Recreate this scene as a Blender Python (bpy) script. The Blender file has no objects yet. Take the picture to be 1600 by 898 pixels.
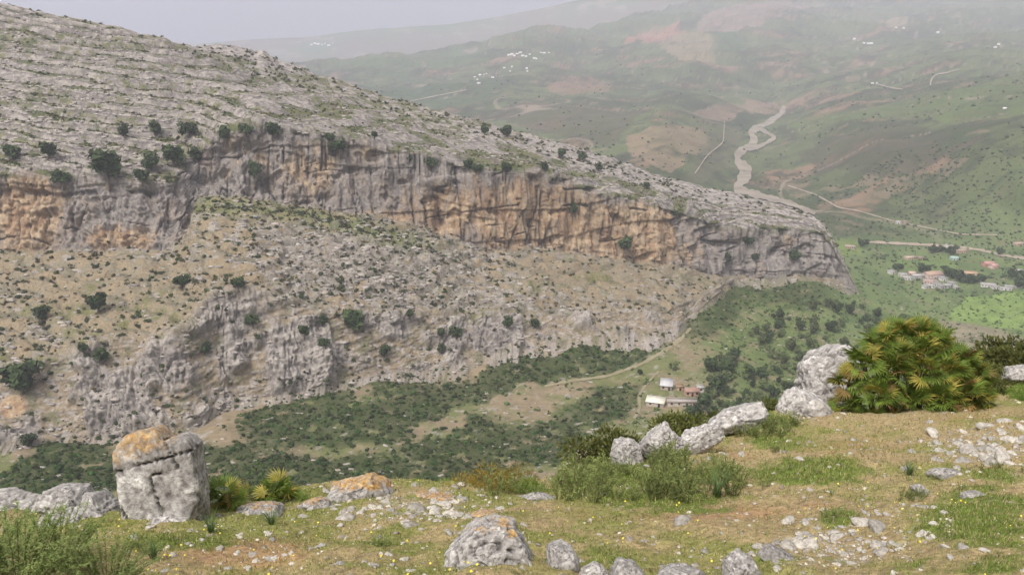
import bpy, math, random
import numpy as np
from mathutils import Vector, Matrix
from mathutils.bvhtree import BVHTree

R = random.Random(7)
NR = np.random.RandomState(11)
scene = bpy.context.scene
COL = scene.collection
PI = math.pi

# ------------------------------------------------------------------ camera
FPX, CX, CY, PITCH = 1331.0, 800.0, 449.0, math.radians(17.5)
cam_d = bpy.data.cameras.new('camera')
cam = bpy.data.objects.new('camera', cam_d)
COL.objects.link(cam)
cam_d.sensor_width = 36.0
cam_d.lens = 36.0 * FPX / 1600.0
cam_d.clip_start = 0.05
cam_d.clip_end = 40000.0
cam.location = (0, 0, 0)
cam.rotation_euler = (PI / 2 - PITCH, 0, 0)
scene.camera = cam

# ------------------------------------------------------------------ light
SUN_EL, SUN_AZ = math.radians(58), math.radians(215)     # azimuth clockwise from +Y
world = bpy.data.worlds.new('World')
scene.world = world
world.use_nodes = True
wn = world.node_tree
wn.nodes.clear()
sky = wn.nodes.new('ShaderNodeTexSky')
sky.sky_type = 'NISHITA'
sky.sun_disc = False
sky.sun_elevation = SUN_EL
sky.sun_rotation = SUN_AZ
sky.dust_density = 6.0
sky.air_density = 1.0
sky.ozone_density = 1.0
hs = wn.nodes.new('ShaderNodeHueSaturation')              # a veiled, overcast sky: the blue is washed out
hs.inputs['Saturation'].default_value = 0.16
tint = wn.nodes.new('ShaderNodeMix')
tint.data_type = 'RGBA'
tint.blend_type = 'MULTIPLY'
tint.inputs['Factor'].default_value = 1.0
tint.inputs['B'].default_value = (1.0, 0.965, 0.95, 1)
bg = wn.nodes.new('ShaderNodeBackground')
bg.inputs['Strength'].default_value = 0.15
wo = wn.nodes.new('ShaderNodeOutputWorld')
wn.links.new(sky.outputs['Color'], hs.inputs['Color'])
wn.links.new(hs.outputs['Color'], tint.inputs['A'])
wn.links.new(tint.outputs['Result'], bg.inputs['Color'])
wn.links.new(bg.outputs['Background'], wo.inputs['Surface'])
sun_d = bpy.data.lights.new('sun', 'SUN')
sun_d.energy = 1.5
sun_d.angle = math.radians(14)
sun_d.color = (1.0, 0.95, 0.88)
sun = bpy.data.objects.new('sun', sun_d)
COL.objects.link(sun)
sdir = Vector((math.sin(SUN_AZ) * math.cos(SUN_EL), math.cos(SUN_AZ) * math.cos(SUN_EL), math.sin(SUN_EL)))
sun.rotation_euler = sdir.to_track_quat('Z', 'Y').to_euler()
sun.location = (0, -20, 60)
vs = scene.view_settings
vs.view_transform = 'Standard'
vs.look = 'None'
vs.exposure = 0.5
vs.gamma = 1.0
vs.use_curve_mapping = False
cy = scene.cycles
cy.max_bounces = 5
cy.diffuse_bounces = 2
cy.glossy_bounces = 1
cy.transmission_bounces = 2
cy.volume_bounces = 1
cy.transparent_max_bounces = 4
cy.use_denoising = True
cy.denoising_prefilter = 'NONE'
cy.denoising_input_passes = 'RGB_ALBEDO_NORMAL'
cy.caustics_reflective = False
cy.caustics_refractive = False

# ------------------------------------------------------------------ maths helpers
FW = np.array([0, math.cos(PITCH), -math.sin(PITCH)])
UP = np.array([0, math.sin(PITCH), math.cos(PITCH)])
def at(px, py, Y):
    """point of the place seen at photo position (px,py), Y metres ahead of the viewpoint"""
    px = np.asarray(px, float); py = np.asarray(py, float)
    u = (px - CX) / FPX; v = (CY - py) / FPX
    dy = FW[1] + v * UP[1]; dz = FW[2] + v * UP[2]
    return np.stack([u / dy * Y, np.ones_like(u) * Y, dz / dy * Y], -1)
def zratio(py):
    v = (CY - np.asarray(py, float)) / FPX
    return (FW[2] + v * UP[2]) / (FW[1] + v * UP[1])
def to_px(p):
    p = np.asarray(p, float)
    d = p[..., 1] * FW[1] + p[..., 2] * FW[2]
    u = p[..., 0] / d; v = (p[..., 1] * UP[1] + p[..., 2] * UP[2]) / d
    return CX + u * FPX, CY - v * FPX

_perm = np.random.RandomState(3).permutation(256)
_perm = np.concatenate([_perm, _perm]).astype(np.int32)
_g = np.random.RandomState(5).normal(size=(256, 3))
_g = (_g / np.linalg.norm(_g, axis=1)[:, None]).astype(np.float32)
def noise(p, fx, fy=None, fz=None, seed=0):
    fy = fx if fy is None else fy
    fz = fx if fz is None else fz
    p = np.asarray(p, np.float32)
    x = p[..., 0] * fx + seed * 17.13; y = p[..., 1] * fy + seed * 7.77; z = p[..., 2] * fz + seed * 3.31
    xi = np.floor(x); yi = np.floor(y); zi = np.floor(z)
    x = x - xi; y = y - yi; z = z - zi
    xi = xi.astype(np.int32) & 255; yi = yi.astype(np.int32) & 255; zi = zi.astype(np.int32) & 255
    u = x * x * x * (x * (x * 6 - 15) + 10); v = y * y * y * (y * (y * 6 - 15) + 10); w = z * z * z * (z * (z * 6 - 15) + 10)
    out = 0
    for a in (0, 1):
        wa = u if a else 1 - u
        A = _perm[(xi + a) & 255]
        for b in (0, 1):
            wb = wa * (v if b else 1 - v)
            B = _perm[A + ((yi + b) & 255)]
            for c in (0, 1):
                g = _g[_perm[B + ((zi + c) & 255)]]
                out = out + wb * (w if c else 1 - w) * (g[..., 0] * (x - a) + g[..., 1] * (y - b) + g[..., 2] * (z - c))
    return out * 1.5
def fbm(p, f, octv=4, gain=0.5, seed=0, sy=1.0, sz=1.0):
    o = 0; a = 1.0; t = 0
    for k in range(octv):
        o = o + a * noise(p, f, f * sy, f * sz, seed + k * 5)
        t += a; a *= gain; f *= 2.03
    return o / t * 1.4
def sstep(a, b, x):
    t = np.clip((x - a) / (b - a), 0, 1)
    return t * t * (3 - 2 * t)
def lerp(a, b, t):
    t = np.asarray(t)[..., None]
    return a * (1 - t) + np.asarray(b) * t
def rgb(*c):
    return np.array(c, float)
def in_poly(x, y, poly):
    ins = np.zeros(np.shape(x), bool)
    n = len(poly)
    for i in range(n):
        x0, y0 = poly[i]; x1, y1 = poly[(i + 1) % n]
        if y0 == y1: continue
        c = ((y0 > y) != (y1 > y)) & (x < (x1 - x0) * (y - y0) / (y1 - y0) + x0)
        ins ^= c
    return ins
class TPS:
    def __init__(s, pts, vals, reg=0.0):
        s.sc = 1.0 / np.ptp(pts, axis=0).max(); P = np.asarray(pts, float) * s.sc
        n = len(P); d = np.linalg.norm(P[:, None] - P[None], axis=2)
        K = s.k(d) + reg * np.eye(n); Q = np.c_[np.ones(n), P]
        A = np.zeros((n + 3, n + 3)); A[:n, :n] = K; A[:n, n:] = Q; A[n:, :n] = Q.T
        s.w = np.linalg.solve(A, np.r_[vals, 0, 0, 0]); s.P = P
    def k(s, d):
        return np.where(d > 0, d * d * np.log(d + 1e-12), 0)
    def __call__(s, x, y):
        x = np.asarray(x, float) * s.sc; y = np.asarray(y, float) * s.sc
        o = s.w[-3] + s.w[-2] * x + s.w[-1] * y
        for (a, b), w in zip(s.P, s.w[:-3]):
            o = o + w * s.k(np.hypot(x - a, y - b))
        return o

# ------------------------------------------------------------------ scene helpers
def mesh_np(name, V, F, mat=None, col=None, smooth=False):
    """V (n,3), F (m,3|4) numpy -> mesh"""
    me = bpy.data.meshes.new(name)
    V = np.asarray(V, np.float32); F = np.asarray(F, np.int32)
    k = F.shape[1]
    me.vertices.add(len(V)); me.vertices.foreach_set('co', V.ravel())
    me.loops.add(F.size); me.loops.foreach_set('vertex_index', F.ravel())
    me.polygons.add(len(F)); me.polygons.foreach_set('loop_start', np.arange(0, F.size, k, dtype=np.int32))
    if smooth:
        me.polygons.foreach_set('use_smooth', np.ones(len(F), bool))
    me.update(calc_edges=True)
    if col is not None:
        a = me.color_attributes.new('Col', 'FLOAT_COLOR', 'POINT')
        c = np.ones((len(V), 4), np.float32); c[:, :3] = np.clip(col, 0.003, 0.9)
        a.data.foreach_set('color', c.ravel())
    if mat: me.materials.append(mat)
    return me
def link(name, me, parent=None, loc=None):
    o = bpy.data.objects.new(name, me)
    COL.objects.link(o)
    if parent: o.parent = parent
    if loc is not None: o.location = loc
    return o
def tag(o, label=None, cat=None, group=None, kind=None):
    if label: o['label'] = label
    if cat: o['category'] = cat
    if group: o['group'] = group
    if kind: o['kind'] = kind
    return o
def grid_faces(nr, nc, keep=None):
    i = np.arange((nr - 1) * (nc - 1)); r = i // (nc - 1); c = i % (nc - 1)
    a = r * nc + c
    F = np.stack([a, a + 1, a + nc + 1, a + nc], 1)
    return F if keep is None else F[keep.ravel()]
def grid_normals(P):
    du = np.gradient(P, axis=1); dv = np.gradient(P, axis=0)
    n = np.cross(du, dv); n /= np.linalg.norm(n, axis=2)[..., None] + 1e-9
    return n

def mat_vcol(name, nscale=1.0, amp=0.35, bump=0.3, bdist=0.1, rough=0.95, detail=6.0, spec=0.12, sat=1.0):
    """vertex colour of the thing itself times fine procedural grain, with procedural relief"""
    m = bpy.data.materials.new(name); m.use_nodes = True
    t = m.node_tree; b = t.nodes['Principled BSDF']
    b.inputs['Roughness'].default_value = rough
    b.inputs['Specular IOR Level'].default_value = spec
    at_ = t.nodes.new('ShaderNodeAttribute'); at_.attribute_name = 'Col'
    tc = t.nodes.new('ShaderNodeTexCoord')
    nz = t.nodes.new('ShaderNodeTexNoise'); nz.inputs['Scale'].default_value = nscale
    nz.inputs['Detail'].default_value = detail; nz.inputs['Roughness'].default_value = 0.65
    mr = t.nodes.new('ShaderNodeMapRange')
    mr.inputs['From Min'].default_value = 0.3; mr.inputs['From Max'].default_value = 0.7
    mr.inputs['To Min'].default_value = 1 - amp; mr.inputs['To Max'].default_value = 1 + amp
    mx = t.nodes.new('ShaderNodeVectorMath'); mx.operation = 'SCALE'
    t.links.new(tc.outputs['Object'], nz.inputs['Vector'])
    t.links.new(nz.outputs['Fac'], mr.inputs['Value'])
    t.links.new(at_.outputs['Color'], mx.inputs[0]); t.links.new(mr.outputs['Result'], mx.inputs['Scale'])
    t.links.new(mx.outputs['Vector'], b.inputs['Base Color'])
    if bump:
        bp = t.nodes.new('ShaderNodeBump'); bp.inputs['Strength'].default_value = bump; bp.inputs['Distance'].default_value = bdist
        t.links.new(nz.outputs['Fac'], bp.inputs['Height']); t.links.new(bp.outputs['Normal'], b.inputs['Normal'])
    return m
def mat_plain(name, c, c2=None, nscale=5.0, rough=0.9, bump=0.0, bdist=0.02, spec=0.15, rnd=0.0, transl=0.0):
    """two-tone procedural colour; rnd varies brightness from object to object"""
    m = bpy.data.materials.new(name); m.use_nodes = True
    t = m.node_tree; b = t.nodes['Principled BSDF']
    b.inputs['Roughness'].default_value = rough; b.inputs['Specular IOR Level'].default_value = spec
    tc = t.nodes.new('ShaderNodeTexCoord')
    nz = t.nodes.new('ShaderNodeTexNoise'); nz.inputs['Scale'].default_value = nscale; nz.inputs['Detail'].default_value = 5
    t.links.new(tc.outputs['Object'], nz.inputs['Vector'])
    cr = t.nodes.new('ShaderNodeValToRGB')
    cr.color_ramp.elements[0].position = 0.35; cr.color_ramp.elements[1].position = 0.65
    cr.color_ramp.elements[0].color = (*c, 1); cr.color_ramp.elements[1].color = (*(c2 or c), 1)
    t.links.new(nz.outputs['Fac'], cr.inputs['Fac'])
    out = cr.outputs['Color']
    if rnd:
        oi = t.nodes.new('ShaderNodeObjectInfo'); mr = t.nodes.new('ShaderNodeMapRange')
        mr.inputs['To Min'].default_value = 1 - rnd; mr.inputs['To Max'].default_value = 1 + rnd
        mx = t.nodes.new('ShaderNodeVectorMath'); mx.operation = 'SCALE'
        t.links.new(oi.outputs['Random'], mr.inputs['Value']); t.links.new(out, mx.inputs[0]); t.links.new(mr.outputs['Result'], mx.inputs['Scale'])
        out = mx.outputs['Vector']
    t.links.new(out, b.inputs['Base Color'])
    if bump:
        bp = t.nodes.new('ShaderNodeBump'); bp.inputs['Strength'].default_value = bump; bp.inputs['Distance'].default_value = bdist
        t.links.new(nz.outputs['Fac'], bp.inputs['Height']); t.links.new(bp.outputs['Normal'], b.inputs['Normal'])
    if transl:
        tr = t.nodes.new('ShaderNodeBsdfTranslucent'); ms = t.nodes.new('ShaderNodeMixShader'); ms.inputs[0].default_value = transl
        t.links.new(out, tr.inputs['Color']); t.links.new(b.outputs[0], ms.inputs[1]); t.links.new(tr.outputs[0], ms.inputs[2])
        t.links.new(ms.outputs[0], t.nodes['Material Output'].inputs['Surface'])
    return m

# ================================================================== THE SETTING
LIME = rgb(.33, .30, .272); LGREY = rgb(.19, .171, .156); LDARK = rgb(.085, .075, .072)
ORANGE = rgb(.285, .195, .118); TAN = rgb(.235, .187, .122); SOIL = rgb(.34, .25, .16)
GREEN = rgb(.07, .088, .03); DGREEN = rgb(.035, .055, .018); GRASS = rgb(.17, .19, .07); BROWN = rgb(.20, .15, .10)

# ------------------------------------------------------------------ valley floor and far hills (one ground sheet)
NV = [(-260, 905, -150), (0, 905, -150), (400, 905, -152), (800, 905, -152), (1200, 905, -155), (1860, 905, -150),
      (-260, 720, -160), (0, 720, -163), (300, 700, -166), (500, 740, -165), (700, 640, -172), (850, 600, -175),
      (900, 700, -170), (1040, 610, -176), (1000, 560, -178), (1200, 600, -180), (1200, 500, -186), 
      (1400, 560, -198), (1600, 560, -198), (1860, 560, -198), (1450, 430, -214), (1550, 490, -208), (1600, 430, -216),
      (1380, 400, -218), (1480, 385, -222), (1860, 420, -218), (1350, 350, -228), (1450, 350, -224), (1600, 380, -222),
      (1300, 305, -226), (1500, 300, -192), (1600, 300, -178), (1860, 300, -150), (1260, 250, -222), (1380, 222, -172), (1500, 205, -145), (1600, 195, -125), (1860, 200, -100),
      (1250, 332, -236), (1170, 285, -238), (1150, 240, -238), (1180, 200, -236), (1220, 170, -232),
      (1080, 260, -218), (950, 235, -215), (1020, 205, -190), (900, 200, -205), (700, 165, -215), (1010, 160, -200), (400, 200, -230), (0, 200, -240), (-260, 200, -240),
      (600, 300, -235), (200, 400, -230), (900, 330, -235), (1130, 300, -236), (-260, 400, -230), (1400, 165, -168), (1550, 130, -120), (1300, 150, -185)]
FV = [(1500, 60, 3300), (1300, 70, 3500), (1100, 85, 3300), (1000, 60, 3900), (800, 85, 3500), (700, 105, 3300), (600, 95, 3700), (500, 102, 3700), (300, 112, 3900), (-260, 120, 4000),
      (850, 58, 4300), (950, 40, 4700), (1060, 15, 5200), (1250, 0, 5300), (1500, 10, 5000), (1600, 0, 4900), (1600, -80, 6400), (1200, -60, 6800), (1860, 0, 4800), (1860, -80, 6400),
      (1220, 110, 2900), (1400, 100, 2700), (900, 130, 2700), (1600, 90, 2500), (1860, 90, 2400), (1250, 35, 4300)]
E = (1342, 458, 612)
K1 = [(-200, 735, 300), (0, 700, 308), (100, 685, 318), (200, 685, 322), (290, 672, 330), (350, 632, 352), (440, 622, 358), (560, 592, 378), (700, 577, 395), (800, 545, 418), (900, 532, 435), (1000, 524, 455), (1060, 515, 470), (1110, 470, 522), (1150, 438, 585), (1210, 441, 590), (1260, 433, 600), (1312, 448, 605), E]
RV = [(a, b + 2, c + 1.5) for a, b, c in K1 if a < 1300]
FV += RV
cp = np.array([(a, b) for a, b, c in NV] + [(a, b) for a, b, c in FV], float)
cv = np.array([zratio(b) / c for a, b, c in NV] + [1.0 / c for a, b, c in FV])
tpsC = TPS(cp, cv, reg=1e-7)
sky_px = [-260, 300, 420, 500, 640, 720, 850, 950, 1060, 1150, 1250, 1400, 1600, 1860]
sky_py = [125, 112, 108, 102, 86, 76, 58, 40, 12, -20, -40, -55, -75, -85]
def hills_noise(p, Y):
    k = np.clip((Y - 900) / 3000, 0, 1)
    n = fbm(p, 1 / 520., 5, 0.5, 21, sz=0) * 60 * k
    n += (1 - np.abs(fbm(p, 1 / 260., 4, 0.5, 22, sz=0)) * 2.2) * 24 * k
    n += fbm(p, 1 / 90., 3, 0.5, 23, sz=0) * 5 * np.clip((Y - 560) / 700, 0, 1)
    n += fbm(p, 1 / 30., 4, 0.55, 24, sz=0) * 2.2 * np.clip((760 - Y) / 200, 0.12, 1)
    return n
GREENS = [[(352, 660), (440, 626), (540, 604), (562, 640), (598, 592), (700, 584), (752, 600), (722, 640), (650, 668), (640, 700), (480, 702), (400, 692)],
          [(700, 612), (790, 572), (850, 545), (940, 522), (1042, 522), (1012, 562), (960, 586), (850, 596), (780, 622), (720, 628)],
          [(1046, 495), (1105, 436), (1172, 440), (1165, 480), (1120, 532), (1070, 525)],
          [(1170, 440), (1250, 432), (1316, 440), (1316, 470), (1240, 480), (1180, 470)],
          [(-60, 775), (0, 740), (60, 692), (190, 672), (200, 760), (120, 790), (0, 800)],
          [(300, 690), (380, 690), (480, 716), (600, 722), (580, 752), (430, 790), (310, 800)],
          [(630, 700), (760, 650), (840, 676), (800, 740), (680, 746)],
          [(880, 640), (930, 610), (1000, 600), (985, 650), (900, 672)],
          [(440, 720), (600, 712), (700, 720), (760, 745), (700, 790), (500, 790), (430, 770)],
          [(780, 690), (860, 660), (930, 670), (900, 720), (800, 740)]]
def green_mask(px, py, p, amp=17.0):
    wx = px + (fbm(p, 1 / 16., 5, 0.7, 31, sz=0) + .5 * noise(p, 1 / 45., 1 / 45., 0, 33)) * amp * 2.2; wy = py + (fbm(p, 1 / 16., 5, 0.7, 32, sz=0) + .5 * noise(p, 1 / 45., 1 / 45., 0, 34)) * amp
    m = np.zeros(np.shape(px), bool)
    for g in GREENS: m |= in_poly(wx, wy, g)
    return m
NCC = 740
cpx = np.linspace(-260, 1860, NCC)
top = np.interp(cpx, sky_px, sky_py)
tt = np.concatenate([np.linspace(0, .5, 210, endpoint=False), np.linspace(.5, 1, 270)])
PYc = 905 + (top[None] - 905) * tt[:, None]
PXc = np.broadcast_to(cpx[None], PYc.shape).copy()
ci, cj = np.linspace(0, len(tt) - 1, 140), np.linspace(0, NCC - 1, 190)
_gx = np.interp(cj, np.arange(NCC), cpx); _gt = np.interp(ci, np.arange(len(tt)), tt); _gy = 905 + (np.interp(_gx, sky_px, sky_py)[None] - 905) * _gt[:, None]
iy_ = tpsC(np.broadcast_to(_gx[None], _gy.shape), _gy)
iy_ = np.stack([np.interp(np.arange(len(tt)), ci, iy_[:, k]) for k in range(190)], 1); iy_ = np.stack([np.interp(np.arange(NCC), cj, r_) for r_ in iy_], 0)
Yc = 1.0 / np.maximum(iy_, 1 / 9000.)
Yc = np.maximum.accumulate(Yc, axis=0)
C0 = at(PXc, PYc, Yc)
C0[..., 2] += hills_noise(C0, Yc) * sstep(0, 25, np.abs(PYc - 0) * 0 + 30)
# drop the back side
back = C0[-1:].copy(); back[..., 1] += 400; back[..., 2] -= 500
PC = np.concatenate([C0, back], 0); PXc = np.concatenate([PXc, PXc[-1:]]); PYc = np.concatenate([PYc, PYc[-1:] - 1]); Yc = np.concatenate([Yc, Yc[-1:] + 400])
NRC = PC.shape[0]

_wc = {}
def soft_poly(px, py, p, poly, sc, amp):
    if sc not in _wc: _wc[sc] = (fbm(p, sc, 4, 0.6, 41, sz=0), fbm(p, sc, 4, 0.6, 42, sz=0))
    return in_poly(px + _wc[sc][0] * amp, py + _wc[sc][1] * amp * 0.5, poly)
def ground_colour(px, py, p, Y):
    n1 = fbm(p, 1 / 60., 4, 0.6, 51, sz=0); n2 = fbm(p, 1 / 14., 4, 0.6, 52, sz=0); n3 = fbm(p, 1 / 5., 3, 0.6, 53, sz=0)
    # near valley floor: pale stony soil with grass
    near = lerp(TAN * 0.95, rgb(.135, .145, .06), sstep(-.25, .2, n1 + n2 * .6)); near = lerp(near, LIME * 0.95, sstep(.34, .55, n3 + n2 * .3) * .8)
    near = lerp(near, BROWN, sstep(.25, .6, -n2 + n3 * .4) * .6)
    gr = sstep(1040, 1160, px) * sstep(700, 640, py) * 1.3
    near = lerp(near, rgb(.10, .138, .045), np.clip(gr * (.62 + n2 + .5 * n3), 0, .92))
    gm = green_mask(px, py, p)
    gh = sstep(-.46, -.22, fbm(p, 1 / 9., 4, .65, 113, sz=0)); gm = gm * .5 + green_mask(px + 16, py - 4, p) * .25 + green_mask(px - 14, py + 7, p) * .25; near = lerp(near, lerp(DGREEN * .95, rgb(.05, .06, .022), sstep(-.3, .3, n3)), gh * .9 * gm)
    # plain by the village
    pl = sstep(470, 520, Y + n2 * 30) * sstep(1250, 1330, px)
    plain = lerp(rgb(.085, .125, .045), rgb(.13, .17, .065), sstep(-.2, .3, n1)); plain = lerp(plain, TAN * .8, sstep(.25, .5, n2 + .4 * n3) * .7)
    near = lerp(near, plain, pl)
    for poly, c in (([(1480, 500), (1510, 462), (1620, 455), (1640, 520), (1560, 512)], rgb(.135, .195, .055)), ([(1280, 340), (1360, 335), (1365, 360), (1310, 372)], rgb(.055, .075, .035)),
                    ([(1300, 372), (1340, 372), (1345, 395), (1310, 400)], rgb(.12, .16, .05)), ([(1390, 400), (1480, 402), (1500, 420), (1420, 425)], rgb(.10, .14, .045)),
                    ([(1470, 500), (1560, 515), (1600, 530), (1600, 560), (1480, 540)], rgb(.17, .15, .10))):
        near = np.where(soft_poly(px, py, p, poly, 1 / 40., 8)[..., None], lerp(c, c * 1.3, sstep(-.3, .4, n2)), near)
    # far hills: patchwork of pasture, scrub and ploughed earth
    f1 = fbm(p, 1 / 480., 5, 0.58, 61, sz=0); f2 = fbm(p, 1 / 170., 4, 0.6, 62, sz=0); f3 = fbm(p, 1 / 55., 4, 0.65, 63, sz=0)
    far = lerp(rgb(.115, .15, .06), rgb(.06, .085, .035), sstep(-.12, .25, f1 + .35 * f2)); far = lerp(far, rgb(.24, .175, .11), sstep(.16, .34, f2 + .3 * f3))
    f4 = fbm(p, 1 / 18., 3, .65, 64, sz=0); far = lerp(far, rgb(.05, .06, .035), sstep(.02, .35, f3 + .3 * f2 + .4 * f4) * .8); far = lerp(far, rgb(.30, .23, .16), sstep(.3, .5, -f3 + .3 * f1) * .5)
    PATCH = [([(1320, 262), (1240, 250), (1300, 215), (1385, 190), (1480, 205), (1470, 240), (1400, 270)], rgb(.075, .075, .045)),
             ([(1230, 200), (1330, 178), (1600, 120), (1640, 170), (1480, 190), (1370, 185), (1250, 215)], rgb(.12, .17, .055)),
             ([(1390, 310), (1640, 225), (1640, 380), (1450, 360)], rgb(.115, .15, .06)),
             ([(1030, 75), (1085, 58), (1118, 72), (1112, 108), (1060, 106)], rgb(.30, .24, .15)), ([(1100, 60), (1150, 52), (1165, 95), (1118, 100)], rgb(.075, .125, .05)),
             ([(850, 140), (890, 118), (930, 128), (960, 146), (900, 150)], rgb(.27, .18, .12)),
             ([(975, 225), (1040, 200), (1100, 205), (1110, 240), (1050, 268), (990, 245)], rgb(.29, .22, .14)),
             ([(1060, 182), (1130, 165), (1215, 160), (1205, 178), (1130, 190)], rgb(.29, .21, .15)),
             ([(960, 70), (1000, 52), (1060, 42), (1075, 60), (1020, 78)], rgb(.42, .21, .15)), ([(1080, 60), (1120, 15), (1230, 0), (1300, 10), (1200, 40), (1130, 62)], rgb(.30, .22, .18)),
             ([(560, 150), (640, 118), (800, 128), (720, 175), (640, 170)], rgb(.07, .115, .05)), ([(500, 105), (640, 88), (760, 75), (740, 100), (600, 118)], rgb(.10, .15, .055)),
             ([(740, 185), (860, 165), (1000, 180), (960, 235), (860, 215)], rgb(.09, .085, .05)), ([(860, 62), (1060, 15), (1080, 40), (950, 62)], rgb(.10, .15, .06)),
             ([(1270, 40), (1400, 20), (1420, 50), (1300, 65)], rgb(.13, .16, .07)), ([(1370, 40), (1420, 36), (1410, 50), (1380, 50)], rgb(.34, .26, .18)),
             ([(1110, 215), (1160, 200), (1145, 260), (1100, 285), (1070, 285)], rgb(.12, .12, .07))]
    for poly, c in PATCH:
        m = soft_poly(px, py, p, poly, 1 / 120., 16)
        far = np.where(m[..., None], lerp(far, lerp(c * .8, c * 1.2, sstep(-.35, .35, f3 + .5 * f4)), .62), far)
    gl = np.abs(fbm(p, 1 / 330., 4, .55, 65, sz=0)); far = lerp(far, rgb(.045, .06, .03), sstep(.05, .0, gl) * .75)
    gl2 = np.abs(fbm(p, 1 / 150., 3, .5, 66, sz=0)); far = lerp(far, rgb(.05, .065, .035), sstep(.035, .0, gl2) * .55)
    tr_ = np.abs(noise(p, 1 / 420., 1 / 420., 0, 67)); far = lerp(far, rgb(.33, .28, .21), sstep(.010, .003, tr_) * .7)
    far = far * np.array([.80, .75, .78])
    farw = sstep(800, 1000, Y)
    return lerp(near, far, farw)
colC = ground_colour(PXc, PYc, PC, Yc)
# the part of the sheet that lies inside the ridge is not needed
crest_px = [-260, 0, 256, 340, 540, 786, 952, 1036, 1130, 1210, 1260, 1300]; crest_py = [-40, 8, 62, 72, 130, 201, 246, 278, 300, 318, 335, 380]
base_px = [-260, 0, 290, 350, 700, 900, 1060, 1110, 1150, 1300]; base_py = [735, 700, 672, 632, 577, 532, 515, 470, 437, 440]
hid = (PXc < 1290) & (PYc < np.interp(PXc, base_px, base_py) - 60) & (PYc > np.interp(PXc, crest_px, crest_py) + 22)
keep = ~(hid[:-1, :-1] & hid[1:, :-1] & hid[:-1, 1:] & hid[1:, 1:])
M_ground = mat_vcol('valley_soil', 0.35, 0.22, 0.6, 0.4, detail=8)
FC = grid_faces(NRC, NCC, keep)
tag(link('valley_ground', mesh_np('valley_ground', PC.reshape(-1, 3), FC, M_ground, colC.reshape(-1, 3), True)), kind='structure')

# ------------------------------------------------------------------ farthest mountains
mpx = np.linspace(80, 1250, 330)
mt_top = np.interp(mpx, [80, 250, 300, 400, 480, 550, 620, 700, 780, 850, 900, 960, 1100, 1250], [84, 74, 69, 61, 57, 49, 43, 38, 26, 12, 2, -12, -42, -60])
PYm = 150 + (mt_top[None] - 150) * np.linspace(0, 1, 90)[:, None] ** 0.9
Ym = 1 / (1 / 4900. + (1 / 6300. - 1 / 4900.) * np.linspace(0, 1, 90)[:, None]) * np.ones_like(PYm)
PM = at(np.broadcast_to(mpx[None], PYm.shape), PYm, Ym)
PM[..., 2] += fbm(PM, 1 / 700., 5, .55, 71, sz=0) * 45 * np.linspace(1, .25, 90)[:, None]
bk = PM[-1:].copy(); bk[..., 1] += 900; bk[..., 2] -= 700
PM = np.concatenate([PM, bk])
f = fbm(PM, 1 / 600., 5, .6, 72, sz=0)
colM = lerp(lerp(rgb(.08, .11, .05), rgb(.12, .10, .07), sstep(-.2, .2, f)), rgb(.2, .17, .13), sstep(.15, .45, fbm(PM, 1 / 150., 4, .6, 73, sz=0)))
tag(link('far_mountains', mesh_np('far_mountains', PM.reshape(-1, 3), grid_faces(91, 330), M_ground, colM.reshape(-1, 3), True)), kind='structure')

# ------------------------------------------------------------------ limestone ridge across the valley
K2 = [(-200, 610, 328), (0, 590, 335), (100, 560, 345), (170, 532, 352), (280, 520, 356), (335, 458, 378), (400, 450, 385), (480, 478, 388), (600, 490, 402), (700, 495, 425), (850, 492, 450), (950, 490, 468), (1040, 486, 482), (1080, 470, 505), (1110, 455, 535), (1150, 435, 588), (1210, 439, 593), (1255, 431, 601), (1312, 445, 607), E]
K3 = [(-200, 400, 420), (0, 396, 430), (100, 391, 432), (200, 391, 432), (255, 390, 432), (285, 378, 436), (305, 312, 470), (350, 303, 478), (430, 316, 485), (530, 331, 495), (600, 336, 505), (675, 358, 512), (766, 396, 518), (834, 383, 530), (881, 391, 537), (969, 405, 547), (1056, 416, 560), (1110, 430, 578), (1150, 432, 592), (1210, 436, 596), (1250, 428, 603), (1312, 440, 610), E]
K4 = [(-200, 265, 440), (0, 272, 448), (60, 268, 450), (150, 282, 452), (230, 288, 455), (270, 285, 462), (305, 240, 488), (345, 212, 495), (400, 192, 502), (470, 205, 506), (540, 217, 512), (650, 242, 522), (750, 262, 530), (850, 268, 542), (950, 302, 558), (1040, 322, 570), (1100, 345, 588), (1150, 358, 600), (1210, 356, 612), (1285, 362, 622), (1303, 385, 618), (1318, 415, 614), E]
K5 = [(-200, -35, 640), (0, 10, 640), (152, 39, 640), (256, 64, 640), (320, 91, 640), (371, 111, 640), (439, 133, 645), (540, 157, 648), (597, 174, 648), (700, 204, 642), (783, 226, 636), (867, 250, 630), (950, 278, 622), (1040, 301, 618), (1130, 322, 630), (1210, 336, 640), (1270, 349, 640), (1298, 372, 630), (1316, 405, 618), E]
K6 = [(-200, -38, 650), (0, 7, 650), (152, 37, 652), (256, 62, 655), (300, 74, 700), (320, 73, 730), (340, 71, 740), (358, 71, 745), (375, 75, 745), (400, 82, 745), (412, 80, 745), (430, 93, 745), (460, 103, 740), (490, 115, 735), (540, 130, 725), (614, 155, 715), (699, 177, 705), (786, 201, 700), (867, 221, 695), (952, 246, 690), (1036, 278, 685), (1130, 300, 685), (1210, 318, 680), (1260, 334, 670), (1288, 350, 650), (1304, 378, 640), (1318, 405, 625), E]
NCB = 900
bpx = np.linspace(-200, 1342, NCB)
def curve(K):
    K = np.array(K, float)
    return np.interp(bpx, K[:, 0], K[:, 1]), np.interp(bpx, K[:, 0], 1 / K[:, 2])
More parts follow.
